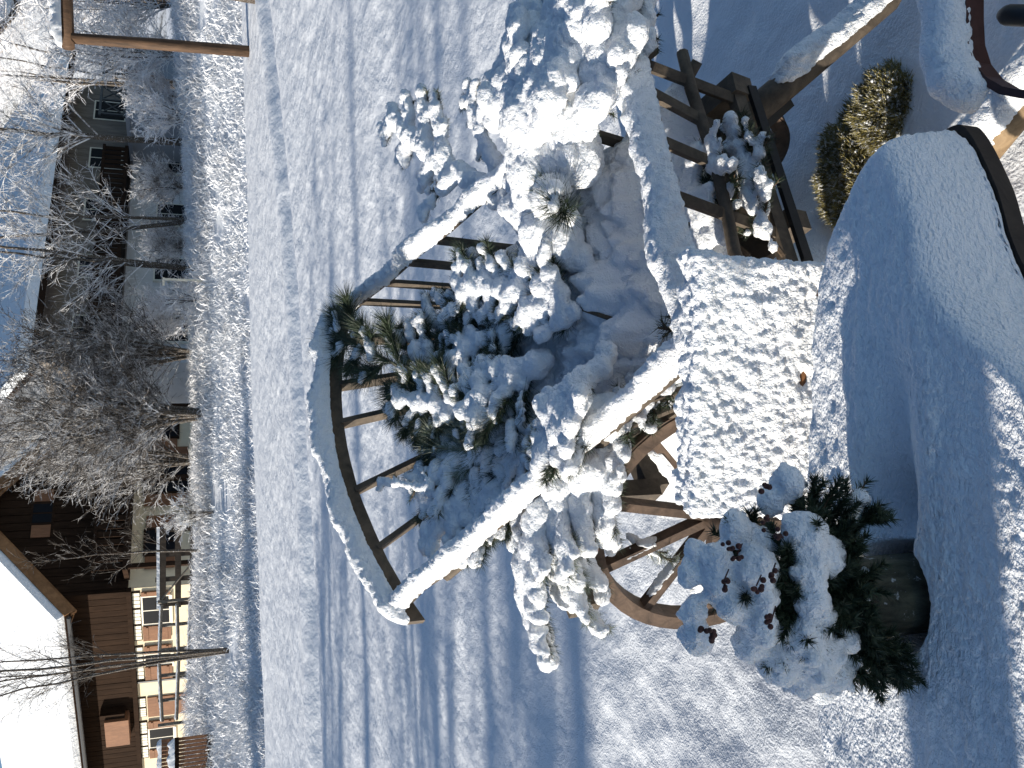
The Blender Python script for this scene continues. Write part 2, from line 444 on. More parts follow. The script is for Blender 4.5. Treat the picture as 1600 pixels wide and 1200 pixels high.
def snow_ridge(name, pts, width, height, parent, seed=1, step=0.006, rough=0.006, off=0.0, taper=True, lean=(0, 0), gaps=0.0):
    """a settled ridge of snow along the top of a rail; pts run along the wood's top"""
    L = sum((Vector(pts[i + 1]) - Vector(pts[i])).length for i in range(len(pts) - 1))
    n = max(8, int(L / step)); P = resample(pts, n)
    T = np.gradient(P, axis=0); T /= np.linalg.norm(T, axis=1)[:, None]
    S = np.cross(T, [0, 0, 1.0]); S /= np.linalg.norm(S, axis=1)[:, None]
    k = max(14, int(math.pi * (width / 2 + height) / 2 / step) + 6)
    th = np.linspace(-0.25, math.pi + 0.25, k)
    s = np.linspace(0, L, n)
    hm = 1 + 0.5 * fbm(np.stack([s * 8, 0 * s, 0 * s + seed], -1), 3, seed)
    if gaps: hm = hm * np.clip(1.25 - gaps * 2 * (fbm(np.stack([s * 4, 0 * s + 4, 0 * s], -1), 2, seed + 5) > 0.12), 0.25, 2)
    wm = 1 + 0.22 * fbm(np.stack([s * 9, 0 * s + 3, 0 * s + seed], -1), 3, seed + 2)
    if taper:
        e = np.clip(np.minimum(s, L - s) / (height * 1.0), 0, 1) ** 0.5
        hm = hm * (0.15 + 0.85 * e); wm = wm * (0.4 + 0.6 * e)
    c, sn = np.cos(th), np.sin(th)
    x = np.sign(c) * np.abs(c) ** 0.8 * width / 2
    z = np.where(sn > 0, np.abs(sn) ** 0.9 * height, sn * 0.02)
    V = P[:, None, :] + S[:, None, :] * (x[None, :, None] * wm[:, None, None] + lean[0] * z[None, :, None]) + np.array([0, 0, 1.0]) * (z[None, :, None] * hm[:, None, None] + off)
    N = S[:, None, :] * c[None, :, None] + np.array([0, 0, 1.0]) * sn[None, :, None]
    d = rough * fbm(V * 55, 3, seed) + rough * 0.4 * fbm(V * 130, 2, seed + 3) + rough * 0.4 * vnoise(V * 230, seed + 7)
    V = V + N * d[..., None]
    nv = V.reshape(-1, 3); f = grid_faces(n, k)[:, ::-1]
    caps = []
    # close the two ends and the underside
    a = [(i, i + 1, 0) for i in range(1, k - 1)]
    base = (n - 1) * k
    faces = [tuple(q) for q in f] + [tuple(t) for t in a] + [(base, base + i + 1, base + i) for i in range(1, k - 1)]
    faces += [(i * k, (i + 1) * k, (i + 1) * k + k - 1, i * k + k - 1) for i in range(n - 1)]
    me = bpy.data.meshes.new(name)
    o = np.array(org(parent))
    me.from_pydata((nv - o).tolist(), [], faces); me.polygons.foreach_set('use_smooth', [True] * len(me.polygons)); me.update()
    return link(name, me, M['snow'], parent)

# ------------------------------------------------------------------ evergreen branches
def needle_arrays(pts, L, per_m, ang=(35, 65), wid=0.0017, upbias=0.0, droop=0.0, tip_tuft=0):
    """thin needles along a twig; returns verts, faces arrays"""
    P = np.array([tuple(p) for p in pts]); seg = np.linalg.norm(np.diff(P, axis=0), axis=1); tot = seg.sum()
    n = int(per_m * tot) + tip_tuft
    if n < 1: return np.zeros((0, 3)), np.zeros((0, 3), int)
    d = np.r_[0, np.cumsum(seg)]
    t = rng.uniform(0.05, 1, n) * tot
    if tip_tuft: t[-tip_tuft:] = tot * rng.uniform(0.9, 1.0, tip_tuft)
    B = np.stack([np.interp(t, d, P[:, k]) for k in range(3)], -1)
    idx = np.clip(np.searchsorted(d, t) - 1, 0, len(P) - 2)
    T = (P[idx + 1] - P[idx]); T /= np.linalg.norm(T, axis=1)[:, None] + 1e-9
    Rn = rng.normal(size=(n, 3)); Rn[:, 2] += upbias
    Rn -= T * (Rn * T).sum(1)[:, None]; Rn /= np.linalg.norm(Rn, axis=1)[:, None] + 1e-9
    a = np.radians(rng.uniform(ang[0], ang[1], n))
    D = T * np.cos(a)[:, None] + Rn * np.sin(a)[:, None]
    D[:, 2] -= droop
    ln = L * rng.uniform(0.65, 1.1, n)
    E = B + D * ln[:, None]
    S = np.cross(D, rng.normal(size=(n, 3))); S /= np.linalg.norm(S, axis=1)[:, None] + 1e-9
    w = wid * rng.uniform(0.8, 1.2, n)
    V = np.stack([B - S * w[:, None] / 2, B + S * w[:, None] / 2, E], 1).reshape(-1, 3)
    Fc = np.arange(3 * n).reshape(-1, 3)
    return V, Fc
def curve_pts(a, b, sag=0.0, n=8, wob=0.0):
    a = Vector(a); b = Vector(b); out = []
    L = (b - a).length
    w = Vector((random.uniform(-1, 1), random.uniform(-1, 1), random.uniform(-1, 1))) * wob * L
    for i in range(n + 1):
        t = i / n
        p = a.lerp(b, t) + Vector((0, 0, 1)) * (sag * 4 * t * (1 - t)) + w * math.sin(math.pi * t)
        out.append(p)
    return out
def sprig_system(base, tip, sides, slen, sag, spread=0.9, sub=True, vert=0.15):
    """main twig with alternate side twigs; returns list of (pts, level)"""
    main = curve_pts(base, tip, sag, 9, 0.04)
    tw = [(main, 0)]
    for k in range(sides):
        t = 0.22 + 0.72 * (k + random.random() * 0.6) / sides
        i = min(int(t * 9), 8); p = main[i].lerp(main[i + 1], t * 9 - i)
        d = (main[i + 1] - main[i]).normalized()
        sd = d.cross(Vector((0, 0, 1)))
        if sd.length < 0.1: sd = Vector((1, 0, 0))
        sd.normalize()
        s = 1 if k % 2 else -1
        L = slen * (1.1 - 0.6 * t) * random.uniform(0.7, 1.2)
        e = p + (d * (1.05 - spread * 0.4) + sd * s * spread + Vector((0, 0, random.uniform(-vert, vert * 1.6)))).normalized() * L
        st = curve_pts(p, e, -0.02 * L, 5, 0.05)
        tw.append((st, 1))
        if sub and L > 0.07:
            for q in range(3):
                tt = 0.35 + 0.2 * q; j = min(int(tt * 5), 4); pp = st[j].lerp(st[j + 1], tt * 5 - j)
                d2 = (st[j + 1] - st[j]).normalized(); s2 = d2.cross(Vector((0, 0, 1)))
                if s2.length < 0.1: s2 = Vector((1, 0, 0))
                s2.normalize()
                e2 = pp + (d2 + s2 * random.choice((-1, 1)) * 0.8 + Vector((0, 0, random.uniform(-.1, .2)))).normalized() * L * 0.4 * random.uniform(.7, 1.1)
                tw.append((curve_pts(pp, e2, 0, 3, 0.05), 2))
    return tw
GREENS = 'evergreen branches piled in the cart'
def branch(label, base, tip, sides=8, slen=0.16, sag=0.0, needle=0.022, per_m=1500, snow=0.02, cover=0.8, tufts=0, spread=0.9,
           material='needles', voxel=0.0055, lift=0.55, ang=(30, 65), seed=1, name='conifer_branch', group=GREENS, bare=0.0, noise=0.005, vert=.15, width=.0017, sub=True):
    random.seed(seed * 77 + 5)
    t = thing(name, label, 'branch', base, group)
    tw = sprig_system(base, tip, sides, slen, sag, spread, sub, vert)
    wb = MB(); V = []; Fc = []; o = 0; blobs = []
    for pts, lv in tw:
        r0 = (0.006, 0.0032, 0.002)[lv]
        wb.tube(pts, [r0 * (1 - 0.6 * i / (len(pts) - 1)) for i in range(len(pts))], 6)
        v, f = needle_arrays(pts if lv else pts[3:], needle, per_m, ang, width, 0.2, tip_tuft=tufts if lv or True else 0)
        V.append(v); Fc.append(f + o); o += len(v)
        # snow lumps sitting on the needles
        L = sum((pts[i + 1] - pts[i]).length for i in range(len(pts) - 1))
        nb = max(2, int(L / (snow * 0.6)))
        run = random.random()
        for q in range(nb + 1):
            s = q / nb
            run += random.uniform(-.3, .3); run = min(max(run, 0), 1)
            if run > cover or (lv == 2 and random.random() < .35): continue
            i = min(int(s * (len(pts) - 1)), len(pts) - 2)
            p = pts[i].lerp(pts[i + 1], s * (len(pts) - 1) - i)
            r = snow * (1.35, 1.05, 0.85)[lv] * random.uniform(0.6, 1.3) * (1.0 - 0.35 * s)
            blobs.append((p + Vector((random.uniform(-.3, .3) * r, random.uniform(-.3, .3) * r, r * lift)), (r * random.uniform(.9, 1.15), r * random.uniform(.9, 1.15), r * 0.8)))
    part('twig', wb, M['twig_brown'], t)
    part_np('needles', np.concatenate(V), np.concatenate(Fc), M[material], t, smooth=False, kind='stuff')
    if blobs:
        snow_blobs('snow', blobs, voxel, t, noise=noise, ns=45, seed=seed, kind='stuff')
    return t

# ------------------------------------------------------------------ houses
CH0 = Vector((-7.15, 32.7, 0)); CL = Vector((-.88, .532, 0)).normalized(); CG = Vector((.885, .52, 0)).normalized()
CLn = Vector((-CL.y, CL.x, 0));  CLn = -CLn if CLn.y > 0 else CLn      # outward normals, towards the camera
CGn = Vector((CG.y, -CG.x, 0)); CGn = -CGn if CGn.y > 0 else CGn
Z3 = Vector((0, 0, 1))
chalet = thing('chalet', 'brown timber chalet with cream ground floor and a thick snow roof', 'house', (CH0.x, CH0.y, 1.9))
def face_box(mb, origin, d, nrm, s0, s1, z0, z1, o0, o1):
    """box on a facade: s along d, z up, o outwards along nrm"""
    c = origin + d * ((s0 + s1) / 2) + nrm * ((o0 + o1) / 2); c = Vector((c.x, c.y, (z0 + z1) / 2))
    mb.box(c, (abs(s1 - s0), abs(o1 - o0), abs(z1 - z0)), (d, nrm, Z3))
    return mb
def fbp(name, parent, material, origin, d, nrm, *a, **k):
    return part(name, face_box(MB(), origin, d, nrm, *a), material, parent, **k)
EAVE, SILL_Z = 6.42, 1.6
WL = 12.5                                                              # length of the long side
# ground floor and upper floor of the long side
long_wall = fbp('wall', chalet, M['plaster'], CH0, CL, CLn, 0, WL, SILL_Z, 4.46, -0.35, 0)
upper = fbp('upper_wall', chalet, M['chalet_wood'], CH0, CL, CLn, 0, WL, 4.46, EAVE + .3, -0.35, 0.10)
for k in range(44):                                                   # upright boards of the upper floor
    fbp('board', upper, M['chalet_wood'], CH0, CL, CLn, 0.02 + k * .285, 0.285 + k * .285, 4.42, EAVE + .25, 0.102, 0.125 + .012 * random.random())
fbp('beam', chalet, M['chalet_wood'], CH0, CL, CLn, -0.05, WL, 4.30, 4.46, 0.0, 0.22)
def chalet_window(s0, s1, dark0, dark1, white=True):
    """shutters fill the width left over at both sides of the opening; slatted cream lights above"""
    w = fbp('window', chalet, M['white_paint'], CH0, CL, CLn, dark0 - .06, dark1 + .06, 3.04, 4.02, 0.002, 0.05)
    n = 2 if dark1 - dark0 > 1 else 1
    for k in range(n):
        a = dark0 + (dark1 - dark0) * k / n + .03; c = dark0 + (dark1 - dark0) * (k + 1) / n - .03
        fbp('pane', w, M['glass'], CH0, CL, CLn, a, c, 3.10, 3.96, 0.052, 0.06)
    fbp('sill', w, M['white_paint'], CH0, CL, CLn, dark0 - .1, dark1 + .1, 2.98, 3.04, 0.0, 0.14)
    for a, c in ((s0, dark0 - .08), (dark1 + .08, s1)):
        if c - a > .15:
            sh = fbp('shutter', chalet, M['shutter_wood'], CH0, CL, CLn, a, c, 3.05, 4.0, 0.055, 0.10)
            for z in (3.2, 3.85): fbp('batten', sh, M['shutter_wood'], CH0, CL, CLn, a + .03, c - .03, z - .04, z + .04, 0.101, 0.125)
    q = max(2, int((s1 - s0) / .62))
    for k in range(q):                                                # slatted light above the window
        a = s0 + (s1 - s0) * k / q + .04; c = s0 + (s1 - s0) * (k + 1) / q - .04
        fr = fbp('vent_frame', chalet, M['chalet_wood'], CH0, CL, CLn, a - .05, c + .05, 4.03, 4.30, 0.0, 0.03)
        mb = MB()
        for j in range(4):
            aa = a + (c - a) * (j + .08) / 4; face_box(mb, CH0, CL, CLn, aa, aa + (c - a) / 4 * .82, 4.05, 4.28, 0.031, 0.05)
        part('vent_slat', mb, M['white_paint'], fr)
chalet_window(0.15, 2.55, 0.42, 1.75)
chalet_window(2.85, 4.62, 3.32, 3.85)
chalet_window(5.55, 7.6, 8.4, 8.4) if False else None
dr = fbp('door', chalet, M['shutter_wood'], CH0, CL, CLn, 5.65, 6.75, 1.9, 3.98, 0.002, 0.06)
for z in (2.3, 3.0, 3.6): fbp('batten', dr, M['shutter_wood'], CH0, CL, CLn, 5.7, 6.7, z - .05, z + .05, 0.061, 0.085)
chalet_window(7.0, 9.2, 7.5, 8.6)
for k in range(2):
    mb = MB(); a = 5.65 + k * .56
    fr = fbp('vent_frame', chalet, M['chalet_wood'], CH0, CL, CLn, a - .03, a + .52, 4.03, 4.30, 0.0, 0.03)
    for j in range(4): face_box(mb, CH0, CL, CLn, a + .02 + j * .12, a + .115 + j * .12, 4.05, 4.28, 0.031, 0.05)
    part('vent_slat', mb, M['white_paint'], fr)
fbp('drainpipe', chalet, M['dark_metal'], CH0, CL, CLn, 4.66, 4.74, 1.9, 4.4, 0.03, 0.11)
bay = fbp('bay_box', chalet, M['shutter_wood'], CH0, CL, CLn, 6.1, 7.5, 4.62, 5.45, 0.14, 0.62)
fbp('panel', bay, M['chalet_wood'], CH0, CL, CLn, 5.85, 6.08, 4.75, 5.6, 0.14, 0.5)
# gable side
GW = 7.2
RP = 3.0                                                             # ridge position along the gable
RZ = 9.65
g0 = CH0
mb = MB()
pl = [g0 + Z3 * 4.46, g0 + CG * GW + Z3 * 4.46, g0 + CG * GW + Z3 * (RZ - .2 - .86 * (GW - RP)), g0 + CG * RP + Z3 * (RZ - .15), g0 + Z3 * (EAVE + .3)]
gable_up = part('gable_wall', MB().prism(pl, -CGn * .35), M['chalet_wood'], chalet)
for k in range(24):                                                   # gable boards
    s = .03 + k * .29
    def top(q): return RZ - .3 - .86 * abs(q - RP)
    z1 = min(top(s), top(s + .26))
    fbp('board', gable_up, M['chalet_wood'], g0, CG, CGn, s, s + .265, 4.4, z1, 0.002, 0.03 + .012 * random.random())
fbp('wall', chalet, M['plaster'], g0, CG, CGn, 0.002, GW, SILL_Z, 4.46, -0.35, -0.02)
for s, z0, z1, w_ in ((1.2, 2.9, 3.9, .9), (3.6, 2.5, 4.0, 1.3), (5.9, 2.9, 3.9, .9), (2.6, 7.0, 7.6, .7)):
    wv = fbp('window', chalet, M['chalet_wood'], g0, CG, CGn, s - .07, s + w_ + .07, z0 - .07, z1 + .07, -0.018, 0.07)
    fbp('pane', wv, M['glass'], g0, CG, CGn, s, s + w_ / 2 - .03, z0, z1, 0.072, 0.08)
    fbp('pane', wv, M['glass'], g0, CG, CGn, s + w_ / 2 + .03, s + w_, z0, z1, 0.072, 0.08)
    fbp('shutter', chalet, M['shutter_wood'], g0, CG, CGn, s - .55, s - .1, z0, z1, 0.04, 0.09)
    fbp('shutter', chalet, M['shutter_wood'], g0, CG, CGn, s + w_ + .1, s + w_ + .55, z0, z1, 0.04, 0.09)
# balcony on the gable
bal = fbp('balcony', chalet, M['chalet_wood'], g0, CG, CGn, .3, GW - .5, 4.36, 4.52, 0.04, 1.15)
fbp('rail', bal, M['chalet_wood'], g0, CG, CGn, .3, GW - .5, 5.38, 5.48, 1.05, 1.15)
for k in range(22): fbp('baluster', bal, M['chalet_wood'], g0, CG, CGn, .35 + k * .295, .55 + k * .295, 4.52, 5.38, 1.06, 1.10)
for s in (0.35, 3.6, GW - .6): fbp('balcony_post', bal, M['chalet_wood'], g0, CG, CGn, s, s + .16, 1.7, 4.36, 1.0, 1.15)
# roof: two slabs with the snow on them
OV, OVG = 0.95, 0.5                                                  # eave overhang (in run), gable overhang
def roof_side(run, sgn, z_e, name):
    slope = .86
    a0 = g0 + CG * RP + CGn * OVG
    e0 = g0 + CG * (RP + sgn * (run + OV)) + CGn * OVG
    ztop, zb = RZ, RZ - slope * (run + OV)
    back = CL * (WL + 1) - CGn * 0
    # ridge runs along CL
    A = Vector((a0.x, a0.y, ztop)); B = Vector((e0.x, e0.y, zb))
    return A, B, back
A, B, back = roof_side(RP, -1, 0, 'l')
nrmL = (B - A).cross(CL).normalized(); nrmL = nrmL if nrmL.z > 0 else -nrmL
roof = part('roof', MB().prism([A, B, B + CL * (WL + 3), A + CL * (WL + 3)], -nrmL * .18), M['chalet_wood'], chalet)
sn = [A + nrmL * .003, B + nrmL * .003 + (A - B).normalized() * .05, B + CL * (WL + 2.95) + nrmL * .003 + (A - B).normalized() * .05, A + CL * (WL + 2.95) + nrmL * .003]
part('roof_snow', MB().prism(sn, nrmL * .28), M['snow_far'], roof)
part('gutter', MB().tube([B - Z3 * .12 - CG * .06, B + CL * (WL + 3) - Z3 * .12 - CG * .06], .07, 8), M['dark_metal'], roof)
A2, B2, _ = roof_side(GW - RP, 1, 0, 'r')
nrmR = (B2 - A2).cross(CL).normalized(); nrmR = nrmR if nrmR.z > 0 else -nrmR
roof2 = part('roof', MB().prism([A2, B2, B2 + CL * (WL + 3), A2 + CL * (WL + 3)], -nrmR * .18), M['chalet_wood'], chalet)
sn = [A2 + nrmR * .003, B2 + nrmR * .003, B2 + CL * (WL + 2.95) + nrmR * .003, A2 + CL * (WL + 2.95) + nrmR * .003]
part('roof_snow', MB().prism(sn, nrmR * .28), M['snow_far'], roof2)
for Aa, Bb, par, nn in ((A, B, roof, nrmL), (A2, B2, roof2, nrmR)):    # orange-brown verge boards, with rafters below
    part('verge_board', MB().bar(Aa + CGn * .035 - nn * .16, Bb + CGn * .035 - nn * .16, .05, .34, nn), M['fascia_wood'], par)
    part('verge_board', MB().bar(Aa - CGn * .25 - nn * .30, Bb - CGn * .25 - nn * .30, .14, .22, nn), M['fascia_wood'], par)
    part('soffit', MB().bar(Aa - CGn * .62 - nn * .21, Bb - CGn * .62 - nn * .21, .9, .04, nn), M['fascia_wood'], par)

# the larger house on the right, in the shade
H0 = Vector((0.9, 38.3, 0)); HD = Vector((.866, .56, 0)).normalized(); HN = Vector((HD.y, -HD.x, 0))
HZ = 8.15
house = thing('apartment_house', 'wide grey house with balconies behind the frosted trees, roof snow in shade', 'house', (H0.x, H0.y, 2))
HL = 17.0
fbp('wall', house, M['pale_plaster'], H0, HD, HN, 0, HL, 1.5, 5.2, -8, 0)
hup = fbp('upper_wall', house, M['house_wood'], H0, HD, HN, 0.01, HL - .01, 5.2, HZ, -7.99, 0.08)
for k in range(48): fbp('board', hup, M['house_wood'], H0, HD, HN, .03 + k * .353, .37 + k * .353, 5.25, HZ - .1, 0.082, 0.11 + .015 * random.random())
for k in range(5):
    for z0, z1 in ((2.6, 4.0), (5.7, 7.0)):
        s = 1.0 + k * 3.3
        wv = fbp('window', house, M['white_paint'], H0, HD, HN, s - .07, s + 1.27, z0 - .07, z1 + .07, 0.0, 0.13)
        fbp('pane', wv, M['glass'], H0, HD, HN, s, s + .57, z0, z1, 0.132, 0.14)
        fbp('pane', wv, M['glass'], H0, HD, HN, s + .63, s + 1.2, z0, z1, 0.132, 0.14)
# projecting grey block with a terrace and a lattice railing on top
Gs0, Gs1 = 11.6, 16.6
gb = fbp('grey_block', house, M['grey_plaster'], H0, HD, HN, Gs0, Gs1, 1.6, 5.15, 0.002, 2.6)
fbp('terrace_slab', gb, M['grey_plaster'], H0, HD, HN, Gs0 - .15, Gs1 + .15, 5.15, 5.32, 0.13, 2.75)
fbp('vent_box', gb, M['chalet_wood'], H0, HD, HN, Gs0 + .2, Gs0 + .75, 2.4, 3.4, 2.6, 2.75)
rail = part('railing', face_box(MB(), H0, HD, HN, Gs0, Gs1, 6.35, 6.45, 2.55, 2.65), M['dark_metal'], gb)
fbp('rail_foot', house, M['dark_metal'], H0, HD, HN, Gs0, Gs1, 5.34, 5.44, 2.55, 2.65)
for k in range(6):
    s = Gs0 + .1 + k * .94
    fbp('railing_post', house, M['dark_metal'], H0, HD, HN, s, s + .08, 5.32, 7.0 if k in (2, 4) else 6.4, 2.56, 2.64)
    if k < 5:
        a = H0 + HD * (s + .08) + HN * 2.6; c = H0 + HD * (s + .94) + HN * 2.6
        part('railing_brace', MB().bar(a + Z3 * 5.42, c + Z3 * 6.37, .05, .05, HN).bar(a + Z3 * 6.37, c + Z3 * 5.42, .05, .05, HN), M['dark_metal'], house)
lb = fbp('balcony', house, M['chalet_wood'], H0, HD, HN, .5, 11, 5.25, 5.4, 0.15, 1.5)
fbp('rail', lb, M['chalet_wood'], H0, HD, HN, .5, 11, 6.2, 6.32, 1.4, 1.5)
for k in range(36): fbp('baluster', lb, M['chalet_wood'], H0, HD, HN, .55 + k * .29, .76 + k * .29, 5.4, 6.2, 1.42, 1.46)
# its roof
hb = H0 - HD * 1.4 + HN * 1.3; he = H0 + HD * (HL + 1.3) + HN * 1.3
rise = 4.6
r0 = H0 - HD * 1.4 - HN * 6.5; r1 = H0 + HD * (HL + 1.3) - HN * 6.5
P0 = Vector((hb.x, hb.y, HZ)); P1 = Vector((he.x, he.y, HZ)); P2 = Vector((r1.x, r1.y, HZ + rise)); P3 = Vector((r0.x, r0.y, HZ + rise))
hr = part('roof', MB().prism([P0, P1, P2, P3], Z3 * -.25), M['chalet_wood'], house)
part('roof_snow', MB().prism([P0 + Z3 * .003 - HN * .03, P1 + Z3 * .003 - HN * .03, P2 + Z3 * .003, P3 + Z3 * .003], Z3 * .45), M['snow_far'], hr)
b0 = H0 - HD * 1.4 - HN * 14.3; b1 = H0 + HD * (HL + 1.3) - HN * 14.3
P4 = Vector((b1.x, b1.y, HZ)); P5 = Vector((b0.x, b0.y, HZ))
part('roof', MB().prism([P3, P2, P4, P5], Z3 * .2), M['snow_far'], house)
for s, f in ((4.2, .62), (7.6, .8)):
    c = H0 + HD * s - HN * (6.5 * f); zt = HZ + rise * (f + .17)
    ch = part('chimney', MB().box((c.x, c.y, zt + .1), (.7, .7, 1.5), (HD, HN, Z3)), M['pale_plaster'], hr)
    part('chimney_snow', MB().box((c.x, c.y, zt + .95), (.8, .8, .2), (HD, HN, Z3)), M['snow_far'], ch)

# ------------------------------------------------------------------ trees
def tree(name, label, x, y, height, spread, stems, n_side, material='frost_twigs', seed=1, lean=(0, 0), group=None, trunk_r=.06, start=.2, twig=.6, droop=.0, tips=True, cat='tree', tw_r=.006, up=.75, z=None):
    random.seed(seed)
    zb = ground_z(x, y) - .05 if z is None else z
    t = thing(name, label, cat, (x, y, zb), group)
    tb = MB(); cb = MB()
    V = []; Fc = []
    def twig3(pts, r):
        cb.tube(pts, [r * (1 - .55 * i / (len(pts) - 1)) for i in range(len(pts))], 3, cap=False)
    for s in range(stems):
        a = random.uniform(0, 2 * math.pi) ; k = 0 if stems == 1 else random.uniform(.15, 1) * spread * .55
        h = height * random.uniform(.82, 1.0)
        base = Vector((x, y, zb)) + Vector((math.cos(a), math.sin(a), 0)) * trunk_r * (.6 if stems > 1 else 0)
        end = base + Vector((math.cos(a) * k + lean[0] * h, math.sin(a) * k + lean[1] * h, h))
        main = curve_pts(base, end, 0, 12, .03)
        for i, p in enumerate(main): main[i] = p + Vector((random.uniform(-1, 1), random.uniform(-1, 1), 0)) * .012 * h * (i / 12)
        r0 = trunk_r * (1 if stems == 1 else random.uniform(.5, .9))
        tb.tube(main, [max(r0 * (1 - .9 * i / 12), .008) for i in range(13)], 8)
        for q in range(n_side):
            tt = start + (1 - start) * (q + random.random()) / n_side
            i = min(int(tt * 12), 11); p = main[i].lerp(main[i + 1], tt * 12 - i)
            ang = random.uniform(0, 2 * math.pi)
            L = spread * (1.05 - .75 * tt) * random.uniform(.5, 1.1) + .12
            d = Vector((math.cos(ang), math.sin(ang), up * random.uniform(.6, 1.7))).normalized()
            br = curve_pts(p, p + d * L, .05 * L - droop * L, 6, .08)
            r1 = max(.28 * r0 * (1.1 - tt), tw_r * 1.3)
            cb.tube(br, [r1 * (1 - .7 * j / 6) for j in range(7)], 4, cap=False)
            nt_ = int(3 + L * 9)
            for w in range(nt_):
                t2 = random.uniform(.15, 1); j = min(int(t2 * 6), 5); pp = br[j].lerp(br[j + 1], t2 * 6 - j)
                dd = (d * .8 + Vector((random.gauss(0, .6), random.gauss(0, .6), random.gauss(.15, .5)))).normalized()
                l2 = twig * random.uniform(.35, 1) * (.5 + .5 * (1 - tt))
                tw2 = [pp, pp + dd * l2 * .5 + Vector((0, 0, .02)), pp + dd * l2 + Vector((0, 0, random.uniform(-.12, .05) * l2))]
                twig3(tw2, tw_r)
                if tips:
                    for e in range(2):
                        p3 = tw2[1].lerp(tw2[2], random.random()); d3 = (dd + Vector((random.gauss(0, .7), random.gauss(0, .7), random.gauss(0, .6)))).normalized()
                        twig3([p3, p3 + d3 * l2 * random.uniform(.2, .5)], tw_r * .8)
    part('trunk', tb, M['bark'], t, smooth=True)
    part('crown', cb, M[material], t, kind='stuff')
    return t
def at(u, Y): return (u - 600) / F_PX * (Y * cp + 0.0 * sp)
tree('bare_tree', 'slender bare tree with several upright stems in front of the chalet windows', at(182, 21.6), 21.6, 8.5, 1.5, 5, 15, 'dark_twigs', 3, trunk_r=.06, start=.3, twig=.7, up=1.6, tw_r=.005)
tree('frosted_tree', 'dense bushy tree white with hoar frost before the chalet gable', at(553, 23.5), 23.5, 5.6, 2.7, 11, 34, 'frost_twigs_dim', 7, lean=(-.06, 0), trunk_r=.09, start=.10, twig=.7, tw_r=.0062)
tree('frosted_tree', 'rounded frosted tree leaning over the chalet gable behind the dense bushy one', at(480, 25.2), 25.2, 4.0, 2.1, 8, 22, 'frost_twigs_dim', 18, trunk_r=.07, start=.12, twig=.7, tw_r=.0062)
tree('frosted_tree', 'smaller grey frosted tree right of the dense bushy one', at(648, 24.6), 24.6, 5.0, 2.2, 9, 30, 'frost_twigs_dim', 17, trunk_r=.06, start=.1, twig=.6, tw_r=.007)
tree('bare_tree', 'tall thin frosted tree with single trunk beside the white stake', at(776, 24.6), 24.6, 9, 2.3, 2, 34, 'frost_twigs', 21, trunk_r=.075, start=.12, twig=.8, tw_r=.006)
tree('bare_tree', 'frosted tree with two dark trunks before the middle of the grey house', at(856, 24.9), 24.9, 9, 2.4, 2, 36, 'frost_twigs', 25, trunk_r=.09, start=.15, twig=.85, tw_r=.006)
tree('bare_tree', 'frosted tree with brown trunk left of the grey block and railing', at(974, 25.3), 25.3, 8.8, 3.0, 1, 80, 'frost_twigs', 31, trunk_r=.11, start=.33, twig=.9, tw_r=.006)
tree('bare_tree', 'sapling with thin dark trunk before the cream gable wall', at(340, 23.2), 23.2, 4.2, 1.3, 1, 22, 'dark_twigs', 35, trunk_r=.04, start=.25, twig=.6, tw_r=.005)
tree('frosted_bush', 'tall pinkish frosted bush behind the rustic wooden frame', at(1108, 25.5), 25.5, 3.4, 1.6, 8, 18, 'white_twigs', 41, trunk_r=.03, start=.05, twig=.5, cat='bush', tw_r=.011)
tree('frosted_bush', 'low frosted bush at the foot of the white stake', at(730, 23.6), 23.6, 1.0, .7, 6, 8, 'white_twigs', 43, trunk_r=.02, start=.05, twig=.35, cat='bush', tw_r=.008)
tree('frosted_bush', 'frosted bush on the bank below the grey block', at(1010, 24.2), 24.2, 1.3, 1.0, 7, 9, 'white_twigs', 45, trunk_r=.02, start=.05, twig=.4, cat='bush', tw_r=.009)
tree('frosted_bush', 'frosted bush at the edge of the picture behind the thick trunk', at(1185, 26.2), 26.2, 3.6, 1.8, 8, 16, 'white_twigs', 47, trunk_r=.03, start=.05, twig=.5, cat='bush', tw_r=.011)
tree('frosted_bush', 'low frosted bush in front of the dark chalet fence', at(400, 22.7), 22.7, 1.1, .9, 6, 8, 'frost_twigs', 49, trunk_r=.02, start=.05, twig=.4, cat='bush', tw_r=.007)
tree('bare_tree', 'far bare tree whose frosted twigs show above the roof of the grey house', 12.2, 29.5, 11, 3.2, 3, 34, 'white_twigs', 51, trunk_r=.12, start=.3, twig=1.1, tw_r=.009)
# big tree at the right edge with a snowy limb
tree('frosted_tree', 'frosted tree standing close to the right end of the grey house', at(1060, 31), 31, 9.0, 3.0, 5, 26, 'white_twigs', 55, trunk_r=.08, start=.35, twig=.8, tw_r=.007)
for i_, (u_, Y_, h_, s_, m_, lb_) in enumerate(((905, 26.6, 1.5, 1.1, 'frost_twigs', 'frosted bush in front of the grey house between dark trunks and brown trunk'), (815, 26.4, 1.4, 1.0, 'frost_twigs', 'frosted bush under the tall thin tree by the grey house'),
        (705, 26.2, 1.7, 1.1, 'white_twigs', 'pale frosted bush between the dense trees and the white stake'), (1040, 26.4, 1.7, 1.0, 'white_twigs', 'pale frosted bush in front of the dark vent of the grey block'))):
    tree('frosted_bush', lb_, at(u_, Y_), Y_, h_, s_, 8, 16, m_, 120 + i_, trunk_r=.03, start=.05, twig=.5, cat='bush', tw_r=.008)
bt = thing('big_tree', 'thick mossy tree trunk with a snowy limb at the edge of the lawn', 'tree', (6.40, 14.6, ground_z(6.4, 14.6) - .1))
tb = MB(); zb = ground_z(6.72, 14.6) - .1
